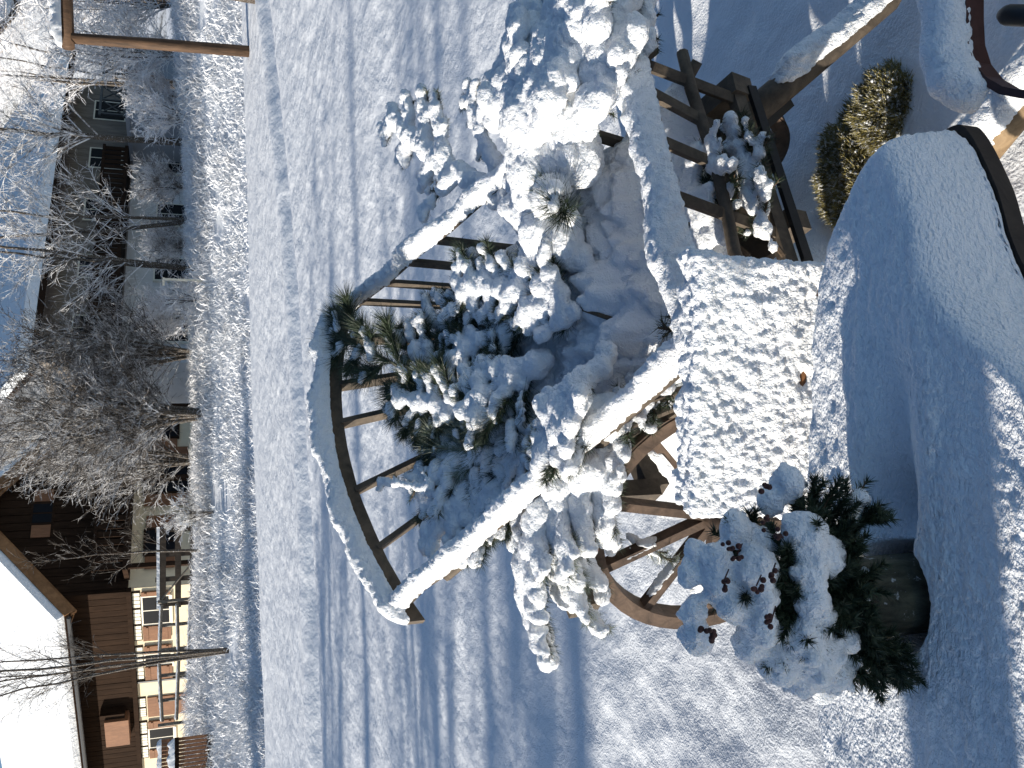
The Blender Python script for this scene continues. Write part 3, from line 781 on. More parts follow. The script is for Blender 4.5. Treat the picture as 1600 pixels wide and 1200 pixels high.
tb.tube([(6.46, 14.6, zb), (6.42, 14.6, zb + 1), (6.42, 14.6, zb + 2.2), (6.43, 14.6, zb + 3.4), (6.5, 14.6, zb + 6)], [.24, .19, .17, .16, .1], 14, jit=.06)
tk = part('trunk', tb, M['bark'], bt, smooth=True)
lm = [Vector((6.45, 14.6, zb + 2.75)), Vector((6.35, 14.5, zb + 3.05)), Vector((5.8, 14.4, zb + 3.45)), Vector((5.45, 14.35, zb + 3.5)), Vector((5.05, 14.3, zb + 3.75))]
part('limb', MB().tube(lm, [.075, .06, .05, .042, .03], 8).tube([lm[1], lm[1] + Vector((.05, -.1, .4)), lm[1] + Vector((-.15, -.1, .95))], [.05, .04, .03], 7), M['bark'], bt, smooth=True)
snow_ridge('limb_snow', [p + Z3 * .04 for p in lm], .13, .10, bt, seed=5, step=.03, rough=.015)
cb = MB()
random.seed(61)
for k in range(90):
    p = lm[2].lerp(lm[4], random.uniform(-.6, 1)); d = Vector((random.uniform(-.5, .3), random.uniform(-.4, .4), random.uniform(-.5, .5)))
    q = p + d * .8; cb.tube([p, p.lerp(q, .5) + Z3 * .04, q], [.012, .008, .004], 3, cap=False)
    for e in range(4):
        pp = p.lerp(q, random.random()); cb.tube([pp, pp + Vector((random.uniform(-.2, .2), random.uniform(-.2, .2), random.uniform(-.1, .2)))], [.007, .003], 3, cap=False)
part('crown', cb, M['white_twigs'], bt, kind='stuff')
# trees out of view on the left whose trunks shade the lawn
k = 0
for x, y, h, r in ((-27, 5.0, 9, .3), (-19, 1.9, 8, .22), (-20.5, 2.75, 8, .16)):
    tree('bare_tree', ('stout bare tree standing back from the lawn', 'bare tree beside the lawn nearest the terrace', 'slim bare tree beside the lawn near the terrace')[k],
         x, y, h, 2.0, 1, 22, 'dark_twigs', 71 + k, trunk_r=r, start=.35, twig=.7, tw_r=.006, tips=False); k += 1
tree('frosted_bush', 'unseen tall bush with many stems, added for soft shade on the lawn', -14.2, 4.7, 4.4, 1.7, 9, 16, 'frost_twigs', 91, trunk_r=.04, start=.05, twig=.5, cat='bush', tw_r=.012)  # bushes added out of view for softer, dappled shade on the lawn
tree('frosted_bush', 'unseen large bush standing farthest off, added for soft shade on the lawn', -22, 7.2, 6.2, 1.6, 9, 18, 'frost_twigs', 93, trunk_r=.05, start=.05, twig=.6, cat='bush', tw_r=.016)
tree('frosted_bush', 'unseen broad bush near the thin bare tree, added for soft shade on the lawn', -15.0, 2.6, 4.2, 1.3, 8, 14, 'frost_twigs', 92, trunk_r=.04, start=.05, twig=.5, cat='bush', tw_r=.012)
def spruce(label, x, y, h, seed):
    random.seed(seed); zb = ground_z(x, y)
    t = thing('shade_spruce', label, 'tree', (x, y, zb), 'unseen spruces added to shade the bank')
    part('trunk', MB().tube([(x, y, zb - .2), (x, y, zb + h)], [h * .018, .02], 8), M['bark'], t)
    V = []; Fc = []; o = 0
    n = int(h * 110)
    for i in range(n):
        f = (i + random.random()) / n; z = zb + .4 + f * (h - .4); R = (1 - f) * h * .13 + .15; a = random.uniform(0, 6.283)
        d = Vector((math.cos(a), math.sin(a), -.35)); s = Vector((-math.sin(a), math.cos(a), 0))
        for j in range(5):
            p = Vector((x, y, z)) + d * R * (.25 + .17 * j); w = R * .16
            V += [p - s * w + Z3 * random.uniform(-.1, .1), p + s * w + Z3 * random.uniform(-.1, .1), p + d * R * .3 - Z3 * .1]; Fc.append((o, o + 1, o + 2)); o += 3
    part_np('crown', V, Fc, M['spruce_far'], t, smooth=False, kind='stuff')
spruce('unseen spruce nearest the lawn, added to shade the bank', -17.5, 17.3, 5.2, 2)  # spruces added out of view to put the lower bank in shade
spruce('unseen tall spruce behind the ditch, added to shade the bank', -20, 18.3, 5.6, 3); spruce('unseen small spruce by the ditch, added to shade the bank', -16, 19.0, 3.4, 4)

# ------------------------------------------------------------------ frosted grass on the bank
def grass(name, n, xr, yr, hgt, wid, seed, material, clump=0.0):
    r = np.random.default_rng(seed)
    x = r.uniform(*xr, n); y = r.uniform(*yr, n)
    keep = fbm(np.stack([x * 1.1, y * 1.6, 0 * x], -1), 3, seed) > clump
    x, y = x[keep], y[keep]; n = len(x)
    z = Gn(x, y) - .02
    B = np.stack([x, y, z], -1)
    h = hgt * r.uniform(.3, 1, n) * (0.75 + .6 * np.clip(fbm(np.stack([x * .8, y * .8, 0 * x], -1), 2, seed + 3) + .4, 0, 1))
    a = r.uniform(0, 2 * np.pi, n); l = r.uniform(.1, .9, n)
    D = np.stack([np.cos(a) * l, np.sin(a) * l, np.ones(n)], -1)
    S = np.stack([np.sin(a + r.normal(0, 1, n)), np.cos(a), 0 * a], -1) * (wid * r.uniform(.6, 1.4, n))[:, None]
    mid = B + D * (h * .6)[:, None]
    tip = B + (D * np.array([1.8, 1.8, .85])) * h[:, None]
    V = np.stack([B - S, B + S, mid + S * .8, mid - S * .8, tip + S * .25, tip - S * .25], 1).reshape(-1, 3)
    i = np.arange(n)[:, None] * 6
    Fc = np.concatenate([i + np.array([[0, 1, 2, 3]]), i + np.array([[3, 2, 4, 5]])])
    o = link(name, np_mesh(name, V, Fc, False), M[material], kind='stuff')
    return o
tag(grass('frosted_grass', 26000, (-13, 14), (22.6, 25.8), .42, .014, 5, 'rime_grass', -.35), 'tall grass white with frost along the top of the bank', 'grass')
tag(grass('frosted_grass', 52000, (-12, 13), (18.7, 23.8), .24, .014, 6, 'frost_grass', -.45), 'short frosted grass tufts on the shaded bank', 'grass')

# ------------------------------------------------------------------ fences and stakes by the houses
fence = thing('dark_fence', 'dark wooden garden fence before the cream gable wall', 'fence', (at(330, 26.2), 26.2, 2.0))
fx0, fx1 = at(376, 26.2), at(262, 26.2)
for k in range(4):
    x = fx0 + (fx1 - fx0) * k / 3
    part('post', MB().box((x, 26.2, 2.35), (.12, .12, 1.6)), M['fence_wood'], fence)
for z in (2.15, 2.55, 2.95):
    part('rail', MB().box(((fx0 + fx1) / 2, 26.12, z), (abs(fx1 - fx0) + .2, .04, .16)), M['fence_wood'], fence)
part('rail_snow', MB().box(((fx0 + fx1) / 2, 26.12, 3.075), (abs(fx1 - fx0) + .2, .06, .08)), M['snow_far'], fence)
fence2 = thing('pale_fence', 'weathered pale pole fence below the chalet windows', 'fence', (at(240, 25.6), 25.6, 2.0))
gx0, gx1 = at(268, 25.6), at(78, 25.6)
for k in range(6):
    x = gx0 + (gx1 - gx0) * k / 5
    part('post', MB().tube([(x, 25.6, 1.6), (x + random.uniform(-.05, .05), 25.6, 3.05)], .05, 7), M['grey_wood'], fence2)
for z, dz in ((2.2, .05), (2.55, -.04), (2.95, .06)):
    part('rail', MB().tube([(gx0 - .1, 25.53, z), ((gx0 + gx1) / 2, 25.53, z + dz), (gx1 + .1, 25.53, z - dz * .3)], .04, 7), M['grey_wood'], fence2)
    snow_ridge('rail_snow', [(gx0 - .1, 25.53, z + .03), ((gx0 + gx1) / 2, 25.53, z + dz + .03), (gx1 + .1, 25.53, z - dz * .3 + .03)], .05, .03, fence2, seed=8, step=.05, rough=.01)
part('brace', MB().tube([(gx0 + .05, 25.55, 2.95), (gx0 + 1.0, 25.55, 2.15)], .03, 6), M['grey_wood'], fence2)
# brown picket gate at the left edge
pg = thing('picket_gate', 'brown picket gate with a snow cap below the chalet door', 'gate', (at(0, 22.4), 22.4, 1.3))
px1 = at(54, 22.4)
for k in range(17):
    x = px1 - .04 - k * .092
    part('picket', MB().box((x, 22.4, 2.1 + random.uniform(-.01, .01)), (.07, .03, 1.42)), M['shutter_wood'], pg)
for z in (1.7, 2.45): part('rail', MB().box((px1 - .78, 22.36, z), (1.6, .04, .1)), M['chalet_wood'], pg)
snow_ridge('snow_cap', [(px1 + .02, 22.4, 2.8), (px1 - 1.6, 22.4, 2.8)], .12, .1, pg, seed=3, step=.03, rough=.012)
snow_ridge('rail_snow', [(px1 + .02, 22.34, 2.5), (px1 - 1.6, 22.34, 2.5)], .1, .14, pg, seed=4, step=.03, rough=.012)
# white stake
st = thing('white_stake', 'thin white stake with a short cross piece on the bank', 'stake', (at(761, 22.9), 22.9, 1.9))
part('pole', MB().box((at(761, 22.9), 22.9, 2.3), (.05, .05, 1.0)), M['white_paint'], st)
part('cross_piece', MB().box((at(761, 22.9) - .06, 22.9, 2.775), (.2, .045, .05)), M['white_paint'], st)
# rustic wooden frame at the right end of the lawn
Yf = 15.6
rf = thing('garden_gateway', 'rustic brown post carrying a snowy cross beam at the lawn edge', 'gateway', (at(1127, Yf), Yf, ground_z(6, Yf)))
p0 = W(1121, 385, Y=Yf); p1 = W(1140, 112, Y=Yf)
part('post', MB().tube([p0 - Z3 * .3, p0.lerp(p1, .5), p1], [.10, .095, .085], 10, jit=.04), M['post_wood'], rf, smooth=True)
q0 = p1 + Vector((-.16, 0, .05)); q1 = q0 + Vector((2.4, .3, .12))
part('beam', MB().tube([q0, q0.lerp(q1, .5), q1], [.1, .1, .09], 10, jit=.04), M['post_wood'], rf, smooth=True)
snow_ridge('beam_snow', [q0 + Z3 * .08, q1 + Z3 * .08], .2, .16, rf, seed=12, step=.03, rough=.015)
x2 = q1.x - .2
part('post', MB().tube([(x2, Yf + .25, ground_z(x2, Yf) - .2), (x2, Yf + .25, q1.z)], [.1, .09], 10), M['post_wood'], rf, smooth=True)

# ------------------------------------------------------------------ the hand cart
NR = W(1110, 1000, z=.75); NL = W(674, 1102, z=.75); FL = W(255, 628, z=1.13); FR = W(712, 542, z=1.21)
ctr = (NR + NL + FL + FR) / 4
cart = thing('hand_cart', 'old wooden ladder cart with snowy rails and an arched end board', 'cart', (ctr.x, ctr.y, 0.0))
def inward(p, k=.05):
    d = Vector((ctr.x - p.x, ctr.y - p.y, 0)).normalized(); return p + d * k
bNR = inward(NR, .06) - Z3 * .25; bNL = inward(NL, .14) - Z3 * .25; bFL = inward(FL, .30) - Z3 * .40; bFR = inward(FR, .07) - Z3 * .42
def wob(a, b, n=7, w=.008):
    return [a.lerp(b, i / n) + Vector((random.uniform(-w, w), random.uniform(-w, w), random.uniform(-w, w))) * (0 if i in (0, n) else 1) for i in range(n + 1)]
random.seed(5)
ext = lambda a, b, k: b + (b - a).normalized() * k
CW = M['cart_wood']
# side rails (top) and their snow
lrail = wob(ext(NL, FL, .03), ext(FL, NL, .02), 9, .006)
rrail = wob(ext(NR, FR, .03), ext(FR, NR, .04), 9, .006)
sl = part('side_rail', MB().tube(lrail, .021, 8, jit=.08), CW, cart, smooth=True)
sr = part('side_rail', MB().tube(rrail, .02, 8, jit=.08), CW, cart, smooth=True)
snow_ridge('rail_snow', [p + Z3 * .008 for p in lrail], .052, .042, cart, seed=21, rough=.007)
snow_ridge('rail_snow', [p + Z3 * .008 for p in rrail], .052, .043, cart, seed=22, rough=.007)
l2 = [p - Z3 * .055 + Vector((.012, 0, 0)) for p in wob(FL.lerp(NL, .12), FL.lerp(NL, .98), 8, .012)]
part('side_rail', MB().tube(l2, .014, 7, jit=.1), CW, cart, smooth=True)
# bottom beams
part('bottom_beam', MB().bar(ext(bNL, bFL, .1), ext(bFL, bNL, .05), .05, .06), CW, cart)
part('bottom_beam', MB().bar(ext(bNR, bFR, .1), ext(bFR, bNR, .05), .05, .06), CW, cart)
# front end: top rail, middle rail, lower beam
frail = wob(ext(NL, NR, .02), ext(NR, NL, .08), 7, .004)
part('front_rail', MB().tube(frail, .017, 8, jit=.06), CW, cart, smooth=True)
snow_ridge('rail_snow', [p + Z3 * .006 for p in frail], .075, .062, cart, seed=23, rough=.007)
mA = W(1118, 1066, z=.63); mB = W(740, 1170, z=.62)
part('middle_rail', MB().tube(wob(mA, mB, 6, .005), .014, 8, jit=.08), CW, cart, smooth=True)
part('horn_stick', MB().tube([W(1104, 1090, z=.60), W(1060, 1066, z=.62), W(1020, 1052, z=.60)], .013, 7), CW, cart, smooth=True)
lowA = W(1062, 1146, z=.50); lowB = W(770, 1238, z=.485)
part('front_beam', MB().bar(lowA, lowB, .028, .03), CW, cart)
part('iron_strip', MB().bar(lowA - Z3 * .034 + Vector((.0, -.02, 0)), lowB - Z3 * .034 + Vector((0, -.02, 0)), .012, .022), M['iron'], cart)
for t0, t1 in ((.86, .66), (.67, .46), (.47, .20), (.975, .93)):
    part('spindle', MB().bar(NL.lerp(NR, t0) - Z3 * .004, lowB.lerp(lowA, t1), .016, .022), CW, cart)
# sides: spindles
for k in range(9):
    t = (k + .6) / 9.4
    if k in (0, 1, 2, 3, 6, 7, 8): part('spindle', MB().bar(FR.lerp(NR, t) - Z3 * .01, bFR.lerp(bNR, t), .014, .03, (FR - NR).normalized()), CW, cart)
    if k >= 5: part('spindle', MB().bar(FL.lerp(NL, t) - Z3 * .01, bFL.lerp(bNL, t), .014, .03, (FL - NL).normalized()), CW, cart)
# arched end
arc = []
a0 = FL + (FL - FR).normalized() * .055 - Z3 * .03; a1 = FR + (FR - FL).normalized() * .03 - Z3 * .01
for i in range(25):
    t = i / 24; arc.append(a0.lerp(a1, t) + Z3 * (.125 * 4 * t * (1 - t)))
ed = (FR - FL).normalized(); en = Vector((-ed.y, ed.x, 0)).normalized()
mb = MB(); vs = []
for i, p in enumerate(arc):
    for o, h in ((-.016, -.024), (.016, -.024), (.016, .024), (-.016, .024)): vs.append(p + en * (o + random.uniform(-.001, .001)) + Z3 * (h + random.uniform(-.0015, .0015)))
fs = [(i * 4 + k, i * 4 + (k + 1) % 4, i * 4 + 4 + (k + 1) % 4, i * 4 + 4 + k) for i in range(24) for k in range(4)] + [(3, 2, 1, 0), (96, 97, 98, 99)]
mb.add(vs, fs)
part('arched_rail', mb, CW, cart)
snow_ridge('rail_snow', [p + Z3 * .022 for p in arc], .07, .055, cart, seed=24, rough=.007)
for i, t in enumerate((.24, .41, .585, .745, .90)):
    p = arc[int(t * 24)]; q = bFL.lerp(bFR, .08 + .86 * t)
    part('spindle', MB().bar(p - Z3 * .02, q, .016, .046, en), CW, cart)
part('end_beam', MB().bar(ext(bFR, bFL, .34), ext(bFL, bFR, .14), .06, .08), CW, cart)
snow_ridge('beam_snow', [ext(bFR, bFL, .33) + Z3 * .04, ext(bFR, bFL, .2) + Z3 * .04], .07, .05, cart, seed=25)
# floor boards
for k in range(6):
    a = bNL.lerp(bNR, (k + .5) / 6); c = bFL.lerp(bFR, (k + .5) / 6)
    part('floor_board', MB().bar(a - Z3 * .045, c - Z3 * .045, .1, .02), CW, cart)
# running gear: pole frame, axles, wheels
ax_f = (bNR + bNL) / 2 - Z3 * .14; ax_r = (bFL + bFR) / 2 - Z3 * .24
part('reach_pole', MB().bar(ax_f, ax_r, .05, .06), CW, cart)
part('axle', MB().bar(bNL.lerp(bFL, .35) - Z3 * .17, bNR.lerp(bFR, .35) - Z3 * .17, .05, .06), CW, cart)
part('axle', MB().bar(bFL.lerp(bNL, .1) - Z3 * .3, bFR.lerp(bNR, .1) - Z3 * .3, .06, .07), CW, cart)
for p, q in ((bNL.lerp(bFL, .2), .12), (bFL.lerp(bNL, .1), .3), (bFR.lerp(bNR, .1), .3)):
    part('bolster', MB().bar(p - Z3 * .02, p - Z3 * q, .06, .05, ed), CW, cart)
def wheel(c, nrm, R, wdt, rimt, spokes=10, snow=True, phase=0.0, seed=1):
    c = Vector(c); nrm = Vector(nrm).normalized()
    a = nrm.cross(Z3).normalized(); b = a.cross(nrm).normalized(); b = b if b.z > 0 else -b
    P = lambda th, r, o=0: c + a * (math.cos(th) * r) + b * (math.sin(th) * r) + nrm * o
    n = 48; vs = []
    for i in range(n):
        th = 2 * math.pi * i / n
        for r, o in ((R - rimt, -wdt / 2), (R, -wdt / 2), (R, wdt / 2), (R - rimt, wdt / 2)): vs.append(P(th, r, o))
    fs = [(i * 4 + k, i * 4 + (k + 1) % 4, ((i + 1) % n) * 4 + (k + 1) % 4, ((i + 1) % n) * 4 + k) for i in range(n) for k in range(4)]
    w = link('wheel', MB().add([p for p in vs], fs).mesh('wheel_rim', org(cart)), M['wheel_wood'], cart)
    hub = part('hub', MB().tube([c - nrm * .07, c - nrm * .03, c + nrm * .03, c + nrm * .07], [.032, .045, .045, .03], 14), M['wheel_wood'], w, smooth=True)
    for k in range(spokes):
        th = phase + 2 * math.pi * k / spokes
        part('spoke', MB().bar(P(th, .035), P(th, R - rimt + .008), .024, .034, nrm), M['wheel_wood'], w)
        if snow and abs(math.sin(th)) < .93 and k % spokes:
            q0, q1 = P(th, .08), P(th, R - rimt - .03)
            off = Z3 * .012
            snow_ridge('spoke_snow', [q0.lerp(q1, .3) + off, q1 + off], .034, .03, w, seed=seed + k, step=.008, gaps=.6)
    tyre = []
    for i in range(n):
        th = 2 * math.pi * i / n
        for r, o in ((R + .0005, -wdt / 2 + .003), (R + .006, -wdt / 2 + .003), (R + .006, wdt / 2 - .003), (R + .0005, wdt / 2 - .003)): tyre.append(P(th, r, o))
    part('tyre', MB().add(tyre, fs), M['wheel_wood'], w)
    return w
wheel((-.345, 1.96, .395), (.42, .9, -.06), .355, .055, .035, 10, phase=.18, seed=40)
wheel((.665, 2.16, .26), (.86, .5, 0), .2, .045, .035, 10, snow=False, phase=.1)
wheel((.03, 2.72, .43), (.42, .9, 0), .3, .05, .035, 10, snow=False)
wheel((.46, 2.95, .33), (.88, .45, 0), .25, .05, .035, 10, snow=False)
# drawbar
dA = W(1010, 1160, z=.42); dB = W(1200, 1385, z=.13); dC = dB + (dB - dA) * .8; dC.z = max(.06, dC.z)
db = [dA - (dB - dA) * .12, dA.lerp(dB, .35), dB, dC]
part('drawbar', MB().tube(db, [.036, .035, .032, .03], 10, jit=.03), CW, cart, smooth=True)
snow_ridge('drawbar_snow', [dA.lerp(dB, .3) + Z3 * .02, dB + Z3 * .02, dC + Z3 * .02], .078, .06, cart, seed=31, rough=.006)
part('iron_bracket', MB().bar(dA - Z3 * .05, dA + (dB - dA) * .22 - Z3 * .045, .012, .05), M['iron'], cart)

# snow lying in the cart
na, nb_ = 190, 130
ta = np.linspace(0, 1, na)[:, None]; tb_ = np.linspace(0, 1, nb_)[None, :]
Pn = lambda p: np.array(tuple(p))
def bil(p00, p01, p10, p11):
    return (Pn(p00)[None, None] * ((1 - ta) * (1 - tb_))[..., None] + Pn(p01)[None, None] * ((1 - ta) * tb_)[..., None]
            + Pn(p10)[None, None] * (ta * (1 - tb_))[..., None] + Pn(p11)[None, None] * (ta * tb_)[..., None])
top = bil(NL, NR, FL, FR); bot = bil(bNL, bNR, bFL, bFR)
edge = np.minimum(np.minimum(ta, 1 - ta) * 1.0 + 0 * tb_, np.minimum(tb_, 1 - tb_) * 1.0 + 0 * ta)
fillf = .34 + .42 * sstep(0, .25, edge) - .12 * ta + .22 * sstep(.55, 1, tb_) * (1 - ta)
S = bot * (1 - fillf[..., None]) + top * fillf[..., None]
lump = np.abs(fbm(S * 9, 3, 5)) * .085 + np.abs(fbm(S * 24, 3, 6)) * .035 + fbm(S * 60, 2, 16) * .008 + fbm(S * 140, 2, 7) * .003
S[..., 2] += lump * (.4 + .6 * sstep(0, .15, edge)) - .02
heap = link('snow_heap', np_mesh('snow_heap', S.reshape(-1, 3), grid_faces(na, nb_)), M['snow'], kind='stuff')
tag(heap, 'deep lumpy snow lying inside the wooden ladder cart', 'snow')

# ------------------------------------------------------------------ evergreen branches
pn = (FR - NR).cross(NL - NR).normalized(); pn = pn if pn.z > 0 else -pn
def RPt(u, v, h=0.0):
    """point on the plane through the rails, lifted by h"""
    d = ray(u, v); o = NR + Z3 * h
    return CAM + d * ((o - CAM).dot(pn) / d.dot(pn))
B = branch
B('snow laden fir spray reaching out over the right rail, tips towards the lawn', RPt(890, 800, -.05), RPt(1036, 612, .03), 7, .21, .03, snow=.027, cover=.97, spread=.9, seed=1, noise=.007)
B('short snowy fir twig crossing the lawn beside the large fir spray', RPt(930, 790, -.03), RPt(1068, 735, .02), 5, .10, .02, snow=.019, cover=.8, seed=2, material='needles_blue')
B('pine tuft of long dark needles poking from snow right of centre', RPt(850, 905, -.03), RPt(890, 868, .07), 6, .06, 0, needle=.085, per_m=1500, tufts=55, snow=.016, cover=.3, ang=(15, 75), seed=3, width=.002)
B('thick snow covered branch under the pine tuft', RPt(780, 930, -.10), RPt(950, 830, .0), 10, .17, .03, snow=.038, cover=1, seed=4, noise=.006)
B('snow covered branch beside the right rail with few dark gaps', RPt(800, 860, -.06), RPt(985, 900, -.01), 9, .18, .03, snow=.042, cover=1, seed=5, noise=.006)
B('heavily snowed branch spreading over the right rail to the edge of the picture', RPt(960, 930, -.02), RPt(1215, 905, .05), 13, .28, .05, snow=.052, cover=1, seed=6, noise=.006)
B('white branch lying along the front corner of the right rail', RPt(930, 900, -.02), RPt(1130, 965, .03), 10, .2, .04, snow=.046, cover=1, seed=7, noise=.006)
B('snowy branch hanging off the front right corner with a green tip', RPt(1060, 900, .02), RPt(1178, 1030, -.02), 7, .14, .03, snow=.026, cover=.8, seed=8)
B('dark green pine bough leaning on the arched rail corner', RPt(575, 740, -.08), RPt(688, 512, .07), 9, .16, .03, needle=.08, per_m=2300, tufts=60, snow=.018, cover=.3, ang=(15, 55), seed=9, width=.002)
B('dark fir twigs speckled with snow below the arched rail', RPt(600, 800, -.12), RPt(560, 640, -.02), 11, .17, .02, needle=.04, per_m=2400, snow=.016, cover=.45, seed=10)
B('fir branch with snow balls in the middle of the cart', RPt(720, 870, -.12), RPt(620, 700, -.03), 11, .18, .02, needle=.04, per_m=2400, snow=.02, cover=.52, seed=11)
B('fir branch with round snow clumps near the right rail spindles', RPt(740, 900, -.1), RPt(760, 715, -.02), 10, .16, .02, needle=.04, per_m=2400, snow=.024, cover=.5, seed=12)
B('frosted pine sprig with bare needles below the third spindle', RPt(500, 830, -.10), RPt(500, 672, -.03), 6, .12, .02, needle=.065, per_m=1500, tufts=35, snow=.014, cover=.35, ang=(15, 60), seed=13, material='needles_frosted', width=.002)
B('thin sprig sticking up between two spindles of the arch', RPt(440, 760, -.08), RPt(452, 588, .02), 5, .07, .01, needle=.02, snow=.012, cover=.6, seed=14)
B('snow clumped branch at the left end of the arched rail', RPt(470, 830, -.12), RPt(372, 668, -.05), 9, .14, .02, snow=.026, cover=.8, seed=15)
B('low fir branch with snow patches behind the left rail', RPt(520, 880, -.12), RPt(385, 760, -.08), 9, .15, .02, needle=.035, per_m=2200, snow=.02, cover=.5, seed=16)
B('snow topped fir twig lying across the left rail', RPt(640, 960, -.05), RPt(520, 880, .04), 8, .13, .02, snow=.03, cover=.9, seed=17)
B('big snowy bough hanging out over the left rail towards the lawn', RPt(450, 880, -.06), W(205, 862, z=.80), 9, .17, .05, needle=.035, snow=.03, cover=.95, seed=18, per_m=1800)
B('long snowy bough drooping outside the left rail above the wheel', RPt(470, 900, -.07), W(232, 925, z=.74), 9, .16, .06, needle=.035, snow=.028, cover=.9, seed=19, per_m=1800, material='needles_frosted')
B('small frosted sprig caught between the wheel spokes', W(362, 985, z=.60), W(322, 1050, z=.5), 5, .05, 0, needle=.035, snow=.010, cover=.5, seed=20, material='needles_frosted')
B('dark sprig peeking over the snow near the chair back', RPt(680, 1085, -.06), RPt(688, 1028, .0), 4, .04, 0, needle=.03, snow=.01, cover=.2, seed=21)
B('green fir sprig filling the front end behind the lattice', W(830, 1160, z=.56), W(985, 1110, z=.62), 8, .1, .02, needle=.025, snow=.017, cover=.45, seed=22)
B('lower green fir sprig resting on the front beam', W(800, 1225, z=.52), W(930, 1165, z=.55), 8, .1, .02, needle=.025, snow=.014, cover=.4, seed=23)
B('fir twigs bundled under the front corner of the left rail', RPt(600, 1050, -.12), RPt(520, 960, -.1), 7, .1, .02, needle=.03, snow=.016, cover=.4, seed=24)
B('snowy branch spreading over the right rail above the drawbar', RPt(1000, 860, .0), RPt(1225, 985, .02), 10, .2, .03, snow=.045, cover=1, seed=25, noise=.006)
B('white branch reaching past the right rail towards the lawn edge of the heap', RPt(960, 860, -.01), RPt(1180, 840, .06), 9, .18, .04, snow=.042, cover=1, seed=26, noise=.006)
B('dark fir branch with small snow spots behind the star of needles', RPt(560, 880, -.13), RPt(470, 740, -.07), 9, .15, .02, needle=.04, per_m=2400, snow=.017, cover=.45, seed=27)
B('snow dotted fir branch rising at the rear of the cart', RPt(560, 790, -.14), RPt(615, 660, -.05), 9, .15, .02, needle=.04, per_m=2400, snow=.018, cover=.48, seed=28)
B('snow clumped fir branch filling the rear right of the cart', RPt(660, 830, -.14), RPt(700, 660, -.05), 9, .16, .02, needle=.04, per_m=2400, snow=.022, cover=.6, seed=29)
B('fir branch white with round clumps left of the pine tuft', RPt(700, 960, -.1), RPt(745, 800, -.03), 9, .14, .02, needle=.04, per_m=2200, snow=.027, cover=.6, seed=30)
B('green fir branch showing under the left rail near the chair back', RPt(640, 1060, -.16), RPt(560, 1010, -.14), 7, .12, .01, needle=.03, snow=.016, cover=.5, seed=31)
B('snowy branch stump lying under the drooping boughs', RPt(560, 980, -.16), RPt(440, 960, -.14), 8, .12, .02, needle=.03, snow=.03, cover=.9, seed=32)
B('dark fir branch pushed under the middle of the arched rail', RPt(600, 760, -.16), RPt(500, 655, -.08), 10, .16, .02, needle=.04, per_m=2600, snow=.016, cover=.42, seed=33)
B('dark fir branch lying low between the star of needles and the right rail', RPt(560, 800, -.15), RPt(680, 770, -.09), 10, .15, .02, needle=.04, per_m=2600, snow=.018, cover=.45, seed=34)
B('snow capped fir branch lying along the inner side of the left rail', RPt(560, 930, -.13), RPt(400, 720, -.07), 10, .15, .02, needle=.035, per_m=2200, snow=.024, cover=.6, seed=35)
B('broad snowy bough covering the upper rim of the wheel', RPt(480, 940, -.09), W(300, 935, z=.70), 9, .15, .05, needle=.035, snow=.032, cover=.95, seed=36)
B('fir branch with snow lumps against the right rail spindles', RPt(700, 850, -.13), RPt(800, 730, -.06), 9, .13, .02, needle=.04, per_m=2400, snow=.026, cover=.5, seed=37)
B('dark long needled pine bough rising to the left part of the arched rail', RPt(540, 800, -.12), RPt(590, 622, .0), 9, .16, .02, needle=.06, per_m=2200, tufts=25, snow=.022, cover=.45, ang=(15, 55), seed=38, width=.002)
B('fir bough dusted with snow behind the second spindle of the arch', RPt(520, 790, -.12), RPt(430, 650, -.04), 10, .16, .02, needle=.04, per_m=2400, snow=.024, cover=.6, seed=39)
B('fir bough with a row of snow lumps left of the star of needles', RPt(500, 860, -.12), RPt(350, 720, -.06), 10, .15, .02, needle=.04, per_m=2400, snow=.026, cover=.65, seed=40)
B('dark bough with white lumps close under the corner pine bough', RPt(620, 800, -.12), RPt(660, 620, -.02), 10, .16, .02, needle=.045, per_m=2400, tufts=10, snow=.024, cover=.5, seed=41)
B('dark needled bough over the middle of the cart', RPt(640, 860, -.08), RPt(560, 730, .0), 10, .17, .02, needle=.045, per_m=2400, tufts=10, snow=.026, cover=.55, seed=42)
B('snow clumped pine twig beside the left rail halfway down', RPt(560, 960, -.06), RPt(470, 850, .02), 8, .11, .02, needle=.04, per_m=2200, snow=.026, cover=.75, seed=43)
B('rounded snowy bough hiding the top of the wheel beside the chair', RPt(540, 970, -.09), W(385, 955, z=.70), 9, .13, .04, needle=.035, snow=.034, cover=.95, seed=48)
B('heavy white bough arching across the right rail near its front end', RPt(900, 860, .0), RPt(1150, 900, .09), 10, .2, .05, snow=.05, cover=1, seed=49, noise=.006)
# a drift added under the cart to block sunlight passing beneath it
xd = np.linspace(-.75, 1.15, 120); yd = np.linspace(1.35, 3.2, 120)
Yd, Xd = np.meshgrid(yd, xd, indexing='ij')
ctr_x = .34 - .40 * (Yd - 1.65)
Pd = np.stack([Xd, Yd, 0 * Xd], -1)
hd = (.34 + .13 * fbm(Pd * np.array([0, 2.6, 0]) + 3.7, 3, 51)) * np.exp(-((Xd - ctr_x) / .21) ** 2) * sstep(1.85, 2.1, Yd) * sstep(3.1, 2.75, Yd)
Zd = Gn(Xd, Yd) - .012 + hd * (1 + .2 * fbm(Pd * 7, 3, 52)) + .006 * fbm(Pd * 40, 3, 53) * (hd > .02)
tag(link('shade_drift', np_mesh('shade_drift', np.stack([Xd, Yd, Zd], -1).reshape(-1, 3), grid_faces(120, 120)[:, ::-1]), M['snow'], kind='stuff'), 'drift of snow added beneath the ladder cart to block the sun', 'snow')
